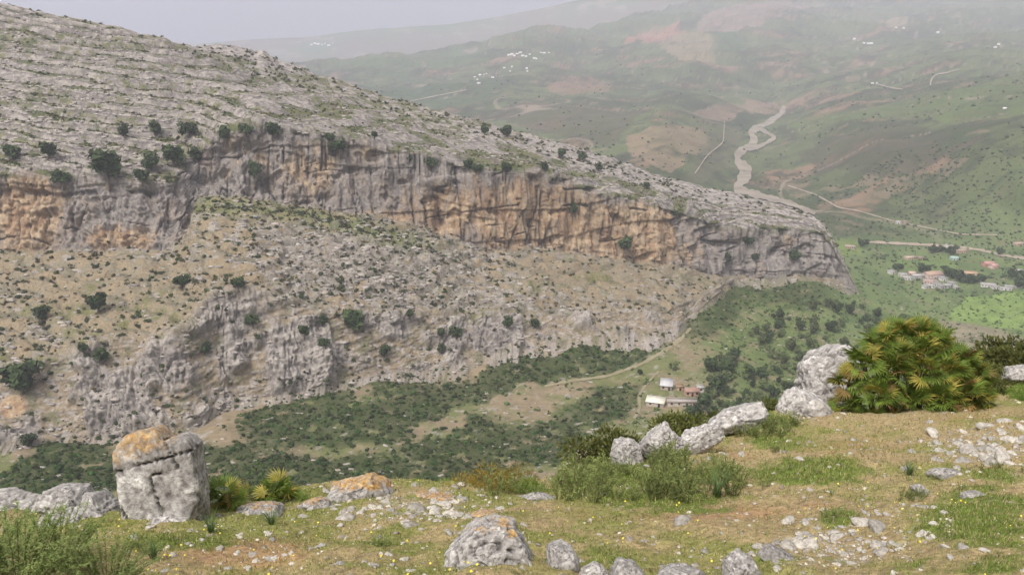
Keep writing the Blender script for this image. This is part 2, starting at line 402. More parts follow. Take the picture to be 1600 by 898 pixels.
def smooth1(a, n):
    k = np.hanning(n + 2)[1:-1]; k /= k.sum()
    return np.convolve(np.pad(a, n // 2, mode='edge'), k, 'valid')
cur = [curve(K) for K in (K1, K2, K3, K4, K5, K6)]
cur = [(smooth1(a, 9), smooth1(b, 15)) for a, b in cur]
rows_py, rows_iy, zone = [], [], []
NROW = [84, 112, 92, 215, 30]
for k, n in enumerate(NROW):
    (p0, y0), (p1, y1) = cur[k], cur[k + 1]
    for i in range(n):
        t = i / n
        if k in (0, 2): ty = 1 - (1 - t) ** 1.15
        else: ty = t
        rows_py.append(p0 + (p1 - p0) * t); rows_iy.append(y0 + (y1 - y0) * ty); zone.append(k + 1 + t)
rows_py.append(cur[5][0]); rows_iy.append(cur[5][1]); zone.append(6.0)
PYb = np.array(rows_py); Yb = 1 / np.array(rows_iy); PXb = np.broadcast_to(bpx[None], PYb.shape).copy()
Z = np.array(zone)[:, None] * np.ones_like(PYb)
B0 = at(PXb, PYb, Yb)
# soften the breaks of slope a little
for _ in range(2):
    B0[1:-1] = B0[1:-1] * .5 + (B0[:-2] + B0[2:]) * .25
foot = [B0[:1] + np.array([0, -dy_, -dz_]) for dy_, dz_ in ((34, 22), (18, 10), (7, 3))]
backs = [B0[-1:] + np.array([0, dy_, -dz_]) for dy_, dz_ in ((8, 3), (40, 30), (200, 200))]
B0 = np.concatenate(foot + [B0] + backs)
padrow = lambda A, lo, hi: np.concatenate([np.repeat(A[:1], 3, 0) + lo, A, np.repeat(A[-1:], 3, 0) + hi])
PYb = padrow(PYb, 0, 0); PXb = padrow(PXb, 0, 0); Z = padrow(Z, 0, .5); Yb = padrow(Yb, 0, 0)
NRB = B0.shape[0]
PXb[:3], PYb[:3] = to_px(B0[:3])
def win(a, b, s=.18):
    return sstep(a - s, a + s, Z) * (1 - sstep(b - s, b + s, Z))
w_low = win(1, 2, .12); w_mid = win(2, 3, .1); w_cliff = win(3, 4, .06); w_top = win(4, 5, .05) ; w_back = sstep(4.95, 5.05, Z)
left = 1 - sstep(250, 330, PXb)
Nb = grid_normals(B0)
for _ in range(3):
    Nb[1:-1] = (Nb[:-2] + Nb[1:-1] * 2 + Nb[2:]) / 4; Nb[:, 1:-1] = (Nb[:, :-2] + Nb[:, 1:-1] * 2 + Nb[:, 2:]) / 4
Nb /= np.linalg.norm(Nb, axis=2)[..., None]
if Nb[200, 400, 1] > 0: Nb = -Nb
edge = sstep(1342, 1300, PXb)
warp = fbm(B0, 1 / 25., 3, .5, 81)
def steps(n, k, a=.36, b=.64):
    t = n * k; f_ = np.floor(t); return (f_ + sstep(a, b, t - f_)) / k
hor = noise(B0 + warp[..., None] * 1, 1 / 110., 1 / 110., 1 / 13., 84)
cave = sstep(.34, .5, noise(B0, 1 / 16., 1 / 30., 1 / 9., 85))
fine = fbm(B0, 1 / 3.2, 3, .6, 86); big = fbm(B0, 1 / 48., 3, .5, 87)
crk = np.abs(noise(B0, 1 / 8., 1 / 40., 1 / 170., 94)) + .06 * (noise(B0, 1 / 20., 1 / 20., 1 / 12., 97) > .1); crk2 = np.abs(noise(B0 + warp[..., None] * 1.5, 1 / 150., 1 / 150., 1 / 11., 95)) + .08 * (noise(B0, 1 / 18., 1 / 18., 1 / 9., 98) > .0); rib3 = fbm(B0, 1 / 2.2, 3, .6, 96, sz=.10)
rib = fbm(B0, 1 / 11., 3, .5, 82, sz=.10)
vj = np.abs(noise(B0, 1 / 4.2, 1 / 30., 1 / 90., 77))
d = w_cliff * (steps(rib, 4.5, .44, .56) * 7.0 + steps(hor, 2.0, .42, .58) * 3.2 - cave * 3.6 + fine * .35 + rib3 * 1.1 + big * 4 - 2.2 * sstep(.06, .0, crk) - 1.2 * sstep(.05, .0, vj) - 2.0 * sstep(.04, .0, crk2))
# bedding: true ledges that dip with the ridge
bed = B0[..., 2] + .15 * B0[..., 0] + fbm(B0, 1 / 70., 3, .5, 88, sy=2.) * 3.2 + noise(B0, 1 / 30., 1 / 10., 0, 89) * .5
def ledge(bed, per, w=.26):
    ph = bed / per; fr = ph - np.floor(ph)
    return (sstep(.0, w, fr) - fr) * per, fr
l1, fr1 = ledge(bed, 4.3, .42); l2, fr2 = ledge(bed + .4, 1.45, .5); lm, frm = ledge(B0[..., 2] + .1 * B0[..., 0] + fbm(B0, 1 / 40., 3, .5, 100) * 5, 4.2)
blk = noise(B0, 1 / 6.5, 1 / 3., 1 / 1.1, 90)
brk = sstep(-.25, .15, noise(B0, 1 / 22., 1 / 10., 1 / 4., 79))
dz = w_top * (l1 * (.55 + .4 * brk) + l2 * .6 + steps(blk, 2.) * .16 + big * 3) + w_back * (l1 * .6 + blk * .8) * sstep(6.4, 5.9, Z)
dz += w_mid * (fbm(B0, 1 / 14., 4, .55, 91) * 2.6 + blk * .3 + lm * .6 + fine * .35)
TL = np.stack([B0[..., 0] + .12 * B0[..., 2], B0[..., 1], B0[..., 2] - .15 * B0[..., 0]], -1); lrib = fbm(TL, 1 / 10., 3, .5, 92, sz=.13); lr2 = fbm(TL, 1 / 26., 3, .6, 93, sz=5.)
crag = sstep(-.12, .12, fbm(B0, 1 / 26., 3, .5, 76, sz=.7) + .35 * np.exp(-(((PXb - 420) / 150) ** 2)) + .2 * np.exp(-(((PXb - 220) / 70) ** 2)) - .12)
d += w_low * (crag * (3.0 + steps(lrib, 4.2, .44, .56) * 7.0 + rib3 * 1.2 - 1.3 * sstep(.06, 0, vj)) + steps(lr2, 3.0, .4, .6) * 1.8 + fine * .5 + big * 4)
B1 = B0 + Nb * (d * edge)[..., None]
B1[..., 2] += dz * edge
PB = B1
# --- colour of rock, soil and thin growth, plus painted highlights on upper ledges
n1 = fbm(B0, 1 / 38., 4, .6, 101); n2 = fbm(B0, 1 / 9., 4, .6, 102); n3 = fbm(B0, 1 / 3., 3, .65, 103); streak = fbm(B0, 1 / 4., 4, .72, 104, sz=.06); st2 = fbm(B0, 1 / 16., 3, .6, 105, sz=.12)
lime = lerp(LGREY * 1.0, LIME * 1.12, sstep(-.35, .3, blk * .7 + n3 * .6)); lime = lerp(lime, LDARK * 1.15, sstep(.2, .45, -n3 - blk * .5 + .1 * n2))
# upper slope
veg = sstep(.02, .2, n2 * .7 + n3 * .45 + n1 * .5 + .16 * (fr1 > .5) - .10 + .08 * sstep(450, 0, PXb)); 
limeT = lerp(LGREY * .85, LIME * .98, sstep(-.3, .3, blk * .4 + n3 * .55 + n2 * .2 + .02)); cTop = lerp(limeT, lerp(GREEN * .9, rgb(.14, .135, .06), sstep(-.2, .4, n3)), veg * .85)
jnt = np.abs(noise(B0, 1 / 3.4, 1 / 5., 1 / 40., 78))
cTop = lerp(cTop, LIME * 1.22, sstep(.22, .40, fr1) * sstep(.46, .42, fr1) * sstep(-.2, .2, n3) * .8)  # light catching the top edges of the risers, painted in as brighter limestone
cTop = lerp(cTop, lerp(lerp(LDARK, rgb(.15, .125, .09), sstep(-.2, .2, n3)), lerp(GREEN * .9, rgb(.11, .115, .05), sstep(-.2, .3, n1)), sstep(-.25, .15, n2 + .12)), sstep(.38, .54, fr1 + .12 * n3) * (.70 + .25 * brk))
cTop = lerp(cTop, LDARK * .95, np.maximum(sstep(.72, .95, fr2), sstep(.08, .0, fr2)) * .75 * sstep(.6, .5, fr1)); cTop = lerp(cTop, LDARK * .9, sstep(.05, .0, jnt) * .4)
# cliffs: grey weathered face, orange where fresh
OR = [(40, 335, 52, 66, 1.2), (185, 372, 70, 22, .75), (480, 275, 75, 50, .55), (620, 345, 60, 25, .7), (700, 330, 80, 50, .75), (800, 340, 90, 60, .95), (870, 350, 90, 60, 1.1), (960, 370, 90, 55, 1.1), (1030, 360, 30, 60, 1.0), (1075, 395, 40, 25, .55), (1230, 375, 30, 14, .5), (400, 240, 60, 50, .35), (20, 635, 28, 24, 1.0), (560, 240, 40, 30, .5)]
om = np.zeros_like(PXb)
for ox, oy, sx, sy, a in OR: om = np.maximum(om, a * np.exp(-(((PXb - ox) / sx) ** 2 + ((PYb - oy) / sy) ** 2) * .8))
omx = sstep(.30, .72, om * 1.12 + st2 * .38 + streak * .40 - .02)
face = lerp(lerp(LGREY * 1.12, LIME * .85, sstep(-.1, .4, rib3 + .3 * n3)), LDARK * 1.5, sstep(.0, .5, streak + .2 * n2) * .65); face = lerp(face, rgb(.23, .185, .15), sstep(.0, .4, -st2 + n3 * .3) * .6)
orange = lerp(ORANGE, rgb(.36, .275, .185), sstep(-.2, .3, streak + n3 * .4)); orange = lerp(orange, rgb(.20, .125, .085), sstep(.1, .4, -streak + .5 * n3 + .3 * n2) * .8)
cCliff = lerp(face, orange, omx); cCliff = lerp(cCliff, lerp(face, LDARK, .5), sstep(.15, .45, rib3 + .5 * streak) * .4); cCliff = lerp(cCliff, LDARK * .7, np.maximum(np.maximum(sstep(.06, .0, crk), sstep(.045, 0, crk2)) * .8, sstep(.045, .0, vj) * .55)); cCliff = lerp(cCliff, LDARK * .8, sstep(.25, .5, hor * .8 + n3 * .35) * .35)
# middle slope: straw soil, stones, a few greens
midt = lerp(TAN * 1.02, rgb(.20, .175, .125), sstep(-.35, .25, n2)); midt = lerp(midt, rgb(.15, .145, .065), sstep(.1, .4, n1 * .6 + n2 * .6 - .02))
rocky = sstep(.05, .3, n2 * .7 + blk * .6 + .75 * np.exp(-(((PXb - 560) / 190) ** 2 + ((PYb - 405) / 55) ** 2)) + .3 * np.exp(-(((PXb - 750) / 260) ** 2 + ((PYb - 470) / 30) ** 2)) - .3 * np.exp(-(((PXb - 180) / 170) ** 2 + ((PYb - 460) / 60) ** 2)) - .45 * np.exp(-(((PXb - 930) / 120) ** 2 + ((PYb - 440) / 26) ** 2)) - .06)
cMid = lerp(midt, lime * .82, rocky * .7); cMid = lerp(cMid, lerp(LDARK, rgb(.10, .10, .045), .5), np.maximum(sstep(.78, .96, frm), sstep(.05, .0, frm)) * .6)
strip = np.exp(-(((PYb - np.interp(PXb, [280, 430, 530, 760], [320, 330, 350, 412])) / 14) ** 2)) * sstep(260, 320, PXb) * sstep(740, 600, PXb)
cMid = lerp(cMid, rgb(.13, .15, .055), np.clip(strip * (.8 + n3), 0, .9))
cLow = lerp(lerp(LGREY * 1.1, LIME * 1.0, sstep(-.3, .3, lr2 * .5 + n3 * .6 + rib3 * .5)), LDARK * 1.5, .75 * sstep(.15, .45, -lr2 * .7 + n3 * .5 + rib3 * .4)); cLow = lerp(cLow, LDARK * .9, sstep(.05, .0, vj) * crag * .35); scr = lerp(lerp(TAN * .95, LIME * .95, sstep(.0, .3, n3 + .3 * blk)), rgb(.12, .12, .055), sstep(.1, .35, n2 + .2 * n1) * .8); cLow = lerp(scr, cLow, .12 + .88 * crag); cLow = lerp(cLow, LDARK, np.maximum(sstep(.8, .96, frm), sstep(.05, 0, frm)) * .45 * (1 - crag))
cLow = lerp(cLow, orange, sstep(.5, .7, om) * sstep(500, 560, PYb))
foot_c = lerp(lerp(LIME * .95, TAN, sstep(-.3, .2, n2)), rgb(.14, .14, .075), sstep(-.1, .2, n2 + .25 * n3 - .1 + .5 * sstep(1000, 1120, PXb)))
colB = lerp(foot_c, cLow, sstep(.9, 1.12 , Z + .12 * n2))
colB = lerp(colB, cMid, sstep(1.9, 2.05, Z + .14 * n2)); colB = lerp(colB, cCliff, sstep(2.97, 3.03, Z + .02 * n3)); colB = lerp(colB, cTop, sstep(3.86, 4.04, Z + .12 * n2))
cBk = lerp(lime * .9, rgb(.10, .105, .045), .85 * sstep(-.1, .2, n2 + .3 * n3 + .3 * n1 + .08 - 1.3 * sstep(5.45, 5.75, Z) * sstep(480, 430, PXb) - .35 * sstep(600, 900, PXb)))
colB = lerp(colB, cBk, sstep(4.97, 5.06, Z))
M_rock = mat_vcol('limestone', 0.9, 0.30, 0.9, 0.5, detail=8)
FB = grid_faces(NRB, NCB)
if True:
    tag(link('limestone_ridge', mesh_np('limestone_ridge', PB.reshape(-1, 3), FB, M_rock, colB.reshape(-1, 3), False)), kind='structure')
# ------------------------------------------------------------------ helpers for growth and for standing things on the ground
bpy.context.view_layer.update()
_dg = bpy.context.evaluated_depsgraph_get()
OB_C, OB_B, OB_M = (BVHTree.FromObject(bpy.data.objects[k], _dg) for k in ('valley_ground', 'limestone_ridge', 'far_mountains'))
def cast(px, py, obs):
    dr = Vector(at(px, py, 1.0)); dr.normalize(); best = None
    for o in obs:
        loc = o.ray_cast(Vector((0, 0, 0)), dr)[0]
        if loc is not None and (best is None or loc.length < best.length): best = loc
    return best
def scatter(P, PX, PY, w, n):
    h, wd = w.shape; w = np.clip(w[:-1, :-1], 0, None).copy()
    cell = np.abs((PX[:-1, 1:] - PX[:-1, :-1]) * (PY[:-1, :-1] - PY[1:, :-1])); w = (w * cell).ravel()
    c = np.cumsum(w); i = np.searchsorted(c, NR.rand(n) * c[-1]); i = np.clip(i, 0, len(w) - 1)
    r, k = i // (wd - 1), i % (wd - 1); a = NR.rand(n, 1); b = NR.rand(n, 1)
    p = (P[r, k] * (1 - a) + P[r, k + 1] * a) * (1 - b) + (P[r + 1, k] * (1 - a) + P[r + 1, k + 1] * a) * b
    return p
_t = (1 + 5 ** .5) / 2
ICO_V = np.array([(-1, _t, 0), (1, _t, 0), (-1, -_t, 0), (1, -_t, 0), (0, -1, _t), (0, 1, _t), (0, -1, -_t), (0, 1, -_t), (_t, 0, -1), (_t, 0, 1), (-_t, 0, -1), (-_t, 0, 1)]) / math.hypot(1, _t)
ICO_F = np.array([(0, 11, 5), (0, 5, 1), (0, 1, 7), (0, 7, 10), (0, 10, 11), (1, 5, 9), (5, 11, 4), (11, 10, 2), (10, 7, 6), (7, 1, 8), (3, 9, 4), (3, 4, 2), (3, 2, 6), (3, 6, 8), (3, 8, 9), (4, 9, 5), (2, 4, 11), (6, 2, 10), (8, 6, 7), (9, 8, 1)])
def leaves(C, size, rs, up=.3, out=None, asp=.6):
    """one leaf-clump triangle at each centre"""
    n = len(C); d = rs.normal(size=(n, 3)); d /= np.linalg.norm(d, axis=1)[:, None]
    if out is not None: d = d * .8 + out * .7
    d[:, 2] += up; d /= np.linalg.norm(d, axis=1)[:, None]
    a = np.cross(d, rs.normal(size=(n, 3))); a /= np.linalg.norm(a, axis=1)[:, None] + 1e-9; b = np.cross(d, a)
    s = size * (.6 + .8 * rs.rand(n, 1))
    V = np.stack([C + a * s, C - a * s * .5 + b * s * asp, C - a * s * .5 - b * s * asp], 1).reshape(-1, 3)
    return V, np.arange(3 * n).reshape(-1, 3)
def join(parts):
    V = []; F = []; o = 0
    for v, f in parts:
        V.append(v); F.append(np.asarray(f) + o); o += len(v)
    return np.concatenate(V), np.concatenate(F)
_OV = np.array([(1, 0, 0), (0, 1, 0), (-1, 0, 0), (0, -1, 0), (0, 0, 1), (0, 0, -1)], float); _OF = np.array([(0, 1, 4), (1, 2, 4), (2, 3, 4), (3, 0, 4), (1, 0, 5), (2, 1, 5), (3, 2, 5), (0, 3, 5)])
def shrub_mesh(seed, nleaf, flat=.75, core=.72, leaf=.34, small=False):
    rs = np.random.RandomState(seed)
    bv, bf = (_OV * 1.15, _OF) if small else (ICO_V, ICO_F)
    v = bv * (core * (1 + .25 * rs.normal(size=(len(bv), 1)))); v[:, 2] = v[:, 2] * flat + flat * .45
    d = rs.normal(size=(nleaf, 3)); d /= np.linalg.norm(d, axis=1)[:, None]; d[:, 2] = np.abs(d[:, 2]) * 1.1 - .15
    c = d * (.62 + .38 * rs.rand(nleaf, 1)) * (1 + .18 * np.sin(d[:, :1] * 5 + seed) + .15 * np.sin(d[:, 1:2] * 6 + seed * 2)); c[:, 2] = c[:, 2] * flat + flat * .4
    return join([(v, bf), leaves(c, leaf, rs, .3, d)])
def place_many(lib, pos, size, sq=None, yaw=PI, sx=1.0):
    """joined copies of the shapes in lib -> V, F, owner index"""
    n = len(pos); kind = NR.randint(0, len(lib), n); V = []; F = []; own = []; o = 0
    ang = (NR.rand(n) * 2 - 1) * yaw; lib = [(v_ * np.array([sx, 1, 1]), f_) for v_, f_ in lib]; sq = np.ones(n) if sq is None else sq
    for k, (lv, lf) in enumerate(lib):
        idx = np.where(kind == k)[0]
        if not len(idx): continue
        ca, sa = np.cos(ang[idx])[:, None], np.sin(ang[idx])[:, None]
        x = lv[None, :, 0] * ca - lv[None, :, 1] * sa; y = lv[None, :, 0] * sa + lv[None, :, 1] * ca; z = np.broadcast_to(lv[None, :, 2], x.shape) * sq[idx][:, None]
        v = np.stack([x, y, z], 2) * size[idx][:, None, None] + pos[idx][:, None, :]
        V.append(v.reshape(-1, 3)); F.append((lf[None] + (np.arange(len(idx)) * len(lv))[:, None, None] + o).reshape(-1, lf.shape[1])); own.append(np.repeat(idx, len(lv))); o += v.shape[0] * v.shape[1]
    return np.concatenate(V), np.concatenate(F), np.concatenate(own)
M_leafv = mat_vcol('scrub_leaf', 0.8, 0.35, 0, 0, detail=3, spec=.1)
M_shrub = mat_plain('shrub_leaf', (.030, .044, .016), (.062, .078, .030), 1.2, rnd=.3)
M_scrub = mat_plain('scrub_bush_leaf', (.032, .050, .014), (.062, .085, .026), 1.2, rnd=.25)
M_tree = mat_plain('evergreen_leaf', (.030, .050, .020), (.064, .090, .036), .5, rnd=.25)
M_olive = mat_plain('olive_leaf', (.075, .10, .042), (.14, .165, .068), .4, rnd=.35)
M_bark = mat_plain('bark', (.10, .075, .055), (.16, .13, .10), 3.0, bump=.5)
LIB_S = [shrub_mesh(i, 14, leaf=.38, small=True) for i in range(8)]
LIB_L = [shrub_mesh(20 + i, 60, .8, .7, .26) for i in range(5)]
def shrubs(name, pos, size, colour, thing_name, label, cat, group, mat, nbig=300):
    Yd = np.linalg.norm(pos, axis=1); order = np.argsort(-size / Yd); big, rest = order[:nbig], order[nbig:]
    mes = [mesh_np(thing_name, v, f_, mat) for v, f_ in LIB_L]
    for i in big:
        o = link(thing_name, mes[R.randrange(len(mes))]); o.location = pos[i]; s = float(size[i])
        o.scale = (s, s, s * R.uniform(.8, 1.15)); o.rotation_euler = (0, 0, R.uniform(0, 6.28)); tag(o, label, cat, group)
    if len(rest):
        V, F, own = place_many(LIB_S, pos[rest], size[rest], .75 + .5 * NR.rand(len(rest)))
        tag(link(name, mesh_np(name, V, F, M_leafv, colour[rest][own])), kind='stuff')
def vary(c, n, a=.35, hue=.12):
    return np.asarray(c)[None] * (1 + a * (NR.rand(n, 1) * 2 - 1)) * (1 + hue * (NR.rand(n, 3) * 2 - 1))

# ---- shrubs on the ridge
inframe = ((PXb > -40) & (PXb < 1325)).astype(float)
wU = inframe * w_top * (.15 + 1.5 * sstep(.45, .6, fr1)) * (sstep(-.1, .35, fbm(B0, 1 / 9., 4, .6, 102) * .8 + fbm(B0, 1 / 38., 4, .6, 101) * .5) + .12)
wBk = inframe * sstep(4.95, 5.05, Z) * (Z < 6) * sstep(0, .3, fbm(B0, 1 / 9., 3, .6, 102) + .2)
wM = inframe * (w_mid * (.35 + sstep(.0, .4, fbm(B0, 1 / 16., 3, .6, 111))) * (1 - .75 * np.exp(-(((PXb - 930) / 110) ** 2 + ((PYb - 440) / 24) ** 2))) * (1 - .5 * np.exp(-(((PXb - 200) / 120) ** 2 + ((PYb - 440) / 30) ** 2))) + strip * w_mid * 2.2)
wL = inframe * (w_low * .9 * sstep(-.35, .3, fbm(B0, 1 / 12., 3, .6, 112)) + sstep(1.5, 1.02, Z) * sstep(.5, 1.0, Z) * .8)
wC = inframe * w_cliff * .10
p1 = scatter(PB, PXb, PYb, wU, 5600); p2 = scatter(PB, PXb, PYb, wM, 4800); p3 = scatter(PB, PXb, PYb, wL + wC, 1700); p4 = scatter(PB, PXb, PYb, wBk, 550)
pos = np.concatenate([p1, p2, p3, p4]); n = len(pos)
size = np.concatenate([.4 + .8 * NR.rand(len(p1)) ** 2.5, .3 + 1.3 * NR.rand(len(p2)) ** 3.2, .4 + 1.2 * NR.rand(len(p3)) ** 3, .8 + 1.1 * NR.rand(len(p4))])
colr = vary((.044, .052, .023), n, .45, .15); colr[NR.rand(n) < .35] *= np.array([1.45, 1.05, .8])
shrubs('ridge_shrubs', pos - np.array([0, 0, .15]), size, colr, 'ridge_shrub', 'low dark shrub, one of many dotted over the limestone ridge', 'shrub', 'shrubs dotted over the ridge', M_shrub)
# ---- dense green scrub on the valley side and scattered bushes on the valley floor
gmS = (green_mask(PXc, PYc, PC).astype(float) * .5 + green_mask(PXc + 16, PYc - 4, PC) * .25 + green_mask(PXc - 14, PYc + 7, PC) * .25); gmC = gmS > .3; gmB = green_mask(PXb, PYb, PB)
inC = ((PXc > -40) & (PXc < 1640)) * (Yc < 720)
notridge = (PYc > np.interp(PXc, base_px, base_py) - 4)
hole = sstep(-.46, -.22, fbm(PC, 1 / 9., 4, .65, 113, sz=0))
q1 = scatter(PC, PXc, PYc, inC * gmS ** 1.4 * hole * notridge, 7000)
q1b = scatter(PB, PXb, PYb, inframe * gmB * (Z < 2.2), 700)
openw = inC * notridge * (~gmC) * (PYc < 800) * (.12 + sstep(.05, .4, fbm(PC, 1 / 12., 4, .6, 114, sz=0)) * 1.1 + 1.6 * sstep(1060, 1150, PXc) * sstep(690, 650, PYc))
q2 = scatter(PC, PXc, PYc, openw, 4600)
pos = np.concatenate([q1, q1b, q2]); n = len(pos)
size = np.concatenate([.32 + 1.15 * NR.rand(len(q1)) ** 2.2, .5 + .6 * NR.rand(len(q1b)), .45 + .95 * NR.rand(len(q2)) ** 1.6])
colr = np.concatenate([vary((.036, .058, .016), len(q1) + len(q1b), .6, .25), vary((.070, .104, .034), len(q2), .4)])
shrubs('valley_scrub', pos - np.array([0, 0, .15]), size, colr, 'scrub_bush', 'low green bush of the dense scrub on the valley floor', 'bush', 'scrub bushes on the valley floor', M_scrub)
# ---- far trees and hedges, too small to tell apart
wF = ((PXc > 440) & (PXc < 1640) & (Yc > 640) & (Yc < 4200)) * ~hid * (.05 + sstep(.05, .4, fbm(PC, 1 / 110., 4, .6, 115, sz=0)) + .5 * sstep(600, 700, Yc) * (Yc < 1000))
q3 = scatter(PC, PXc, PYc, wF * (1 - .6 * sstep(1100, 2200, Yc)), 3000); Yq = np.linalg.norm(q3, axis=1)
V, F, own = place_many([(ICO_V * np.array([1, 1, .9]) * (1 + .2 * np.random.RandomState(k).normal(size=(12, 1))) + np.array([0, 0, .6]), ICO_F) for k in range(5)], q3, (.7 + 1.6 * NR.rand(len(q3)) ** 2) * np.clip(Yq / 1200, .8, 1.5))
tag(link('far_trees', mesh_np('far_trees', V, F, M_leafv, vary((.07, .092, .042), len(q3))[own])), kind='stuff')
# ---- loose limestone blocks: upper ledges, scree and boulders
def block_mesh(seed):
    rs = np.random.RandomState(seed); v = np.array([(x, y, z) for z in (-.5, .5) for y in (-.6, .6) for x in (-1, 1)], float)
    v[4:, :2] *= .75 + .2 * rs.rand(4, 1); v += rs.normal(size=(8, 3)) * .13
    return v, np.array([(0, 2, 3, 1), (4, 5, 7, 6), (0, 1, 5, 4), (2, 6, 7, 3), (0, 4, 6, 2), (1, 3, 7, 5)])
LIB_R = [block_mesh(i) for i in range(8)]
def blocks(name, pos, size, colr):
    V, F, own = place_many(LIB_R, pos, size, .5 + .5 * NR.rand(len(pos)), .5, 1.5)
    return tag(link(name, mesh_np(name, V, F, M_rock, colr[own])), kind='stuff')
r1 = scatter(PB, PXb, PYb, inframe * (w_top * (.3 + sstep(-.1, .3, -fbm(B0, 1 / 9., 3, .6, 102))) + .25 * (Z > 5) * (Z < 6) * sstep(420, 300, np.abs(PXb - 100) * 0 + PXb)) * (.15 + sstep(.25, .5, fr1) * sstep(.8, .6, fr1)), 4200)
r2 = scatter(PB, PXb, PYb, inframe * w_mid * (.10 + rocky), 2600); r3 = scatter(PB, PXb, PYb, inframe * (w_low * .4 + sstep(1.3, 1.0, Z)), 1800)
pos = np.concatenate([r1, r2, r3]); n = len(pos)
size = np.concatenate([.35 + .9 * NR.rand(len(r1)) ** 2.5, .3 + 1.2 * NR.rand(len(r2)) ** 4, .35 + .9 * NR.rand(len(r3)) ** 2.5])
blocks('ridge_rubble', pos, size, vary(LIME * .95, n, .35, .03))
r4 = scatter(PC, PXc, PYc, inC * notridge * (PYc < 800) * (.2 + sstep(0, .35, fbm(PC, 1 / 8., 3, .6, 116, sz=0))) * (1 - .7 * gmS), 2300)
blocks('valley_rubble', r4, .2 + .75 * NR.rand(len(r4)) ** 4, vary(LIME * .95, len(r4), .3, .03))

# ------------------------------------------------------------------ trees that stand alone
def tube(pts, rad, n=6):
    pts = np.asarray(pts, float); V = []; m = len(pts)
    for i in range(m):
        t = pts[min(i + 1, m - 1)] - pts[max(i - 1, 0)]; t /= np.linalg.norm(t) + 1e-9
        a = np.cross(t, (0, .3, 1) if abs(t[2]) < .9 else (1, 0, 0)); a /= np.linalg.norm(a); b = np.cross(t, a)
        for k in range(n):
            an = 2 * PI * k / n; V.append(pts[i] + rad[i] * (math.cos(an) * a + math.sin(an) * b))
    F = [(i * n + k, i * n + (k + 1) % n, (i + 1) * n + (k + 1) % n) for i in range(m - 1) for k in range(n)] + [(i * n + k, (i + 1) * n + (k + 1) % n, (i + 1) * n + k) for i in range(m - 1) for k in range(n)]
    return np.array(V), np.array(F)
def tree_lib(seed, nl=430, tall=1.0, leaf=.13):
    """crown about one unit across; trunk with limbs"""
    rs = np.random.RandomState(seed); tr = [tube([(0, 0, -.25), (.02, .01, .15), (.0, .03, .4 * tall)], [.075, .055, .035])]
    lobes = []
    for k in range(7):
        an = k * 2.4 + rs.rand(); r = .27 * rs.rand() + .06; h = (.32 + .5 * rs.rand()) * tall
        c = np.array([math.cos(an) * r, math.sin(an) * r, h]); lobes.append((c, .2 + .12 * rs.rand()))
        tr.append(tube([(0, .01, .2 * tall), c * np.array([.5, .5, .75]), c], [.035, .022, .01], 4))
    C = []; O = []
    for c, r in lobes:
        m = nl // 7; d = rs.normal(size=(m, 3)); d /= np.linalg.norm(d, axis=1)[:, None]
        C.append(c + d * r * (.45 + .6 * rs.rand(m, 1)) * np.array([1, 1, .85 * tall])); O.append(d)
    return mesh_np('trunk', *join(tr), M_bark), leaves(np.concatenate(C), leaf, rs, .25, np.concatenate(O))
TREES = []
for k, (tall, nl, lf) in enumerate([(1.0, 460, .13), (.9, 420, .13), (1.25, 480, .12), (1.05, 440, .14)]):
    tm, (cv_, cf_) = tree_lib(50 + k, nl, tall, lf); TREES.append((tm, mesh_np('crown', cv_, cf_, M_tree), mesh_np('crown', cv_, cf_, M_olive)))
def tree(p, s, name, label, group, kind=0, var=None):
    k = R.randrange(4) if var is None else var; e = link(name, None); e.location = p; e.scale = (s, s, s * R.uniform(.85, 1.1)); e.rotation_euler = (0, 0, R.uniform(0, 6.28))
    link('trunk', TREES[k][0], e); link('crown', TREES[k][1 + kind], e)
    return tag(e, label, 'tree', group)
ORD = lambda i: f"{i}{'th' if 10 <= i % 100 <= 20 else {1: 'st', 2: 'nd', 3: 'rd'}.get(i % 10, 'th')}"
CL = [(168, 265, 44), (297, 203, 26), (238, 258, 22), (272, 248, 32), (305, 245, 18), (352, 212, 20), (384, 203, 22), (427, 207, 22), (20, 242, 22), (77, 240, 22), (97, 280, 24), (195, 208, 16), (243, 205, 17), (222, 278, 20), (530, 230, 26), (515, 217, 14), (672, 255, 22), (733, 258, 17), (745, 264, 16), (790, 265, 16), (757, 205, 14), (792, 208, 16), (877, 240, 14), (910, 245, 14), (978, 385, 20), (895, 330, 15), (1168, 378, 15), (1240, 400, 20), (1048, 340, 17), (1135, 405, 14), (1180, 402, 12), (398, 270, 20), (935, 262, 12), (585, 212, 11), (640, 250, 11), (850, 262, 12), (1010, 290, 12)]
LO = [(553, 506, 34), (713, 520, 19), (600, 550, 18), (475, 518, 18), (505, 502, 14), (395, 500, 20), (320, 545, 18), (155, 478, 26), (35, 598, 44), (160, 560, 22), (508, 535, 17), (795, 505, 16), (835, 506, 15), (640, 490, 13), (690, 520, 13), (66, 495, 20), (130, 545, 15), (285, 440, 24), (372, 442, 20), (690, 545, 13), (45, 690, 20)]
for lst, lab, grp in ((sorted(CL), 'dark green tree on the upper cliff and ledges of the ridge, {} from the left', 'trees on the upper cliff'), (sorted(LO), 'dark green tree on the lower rocky slope of the ridge, {} from the left', 'trees on the lower slope')):
    for i, (x, y, dd) in enumerate(lst):
        p = cast(x, y + dd * .42, [OB_B])
        if p is None: continue
        tree(p, dd * p.length / FPX * 1.12, 'cliff_tree', lab.format(ORD(i + 1)), grp, 0)
VP = [(1098, 620), (1075, 660), (1090, 600), (1100, 575), (1150, 555), (1190, 500), (1240, 490), (1310, 480), (1330, 560), (1240, 600), (1200, 640), (1120, 650)]
vn = 0
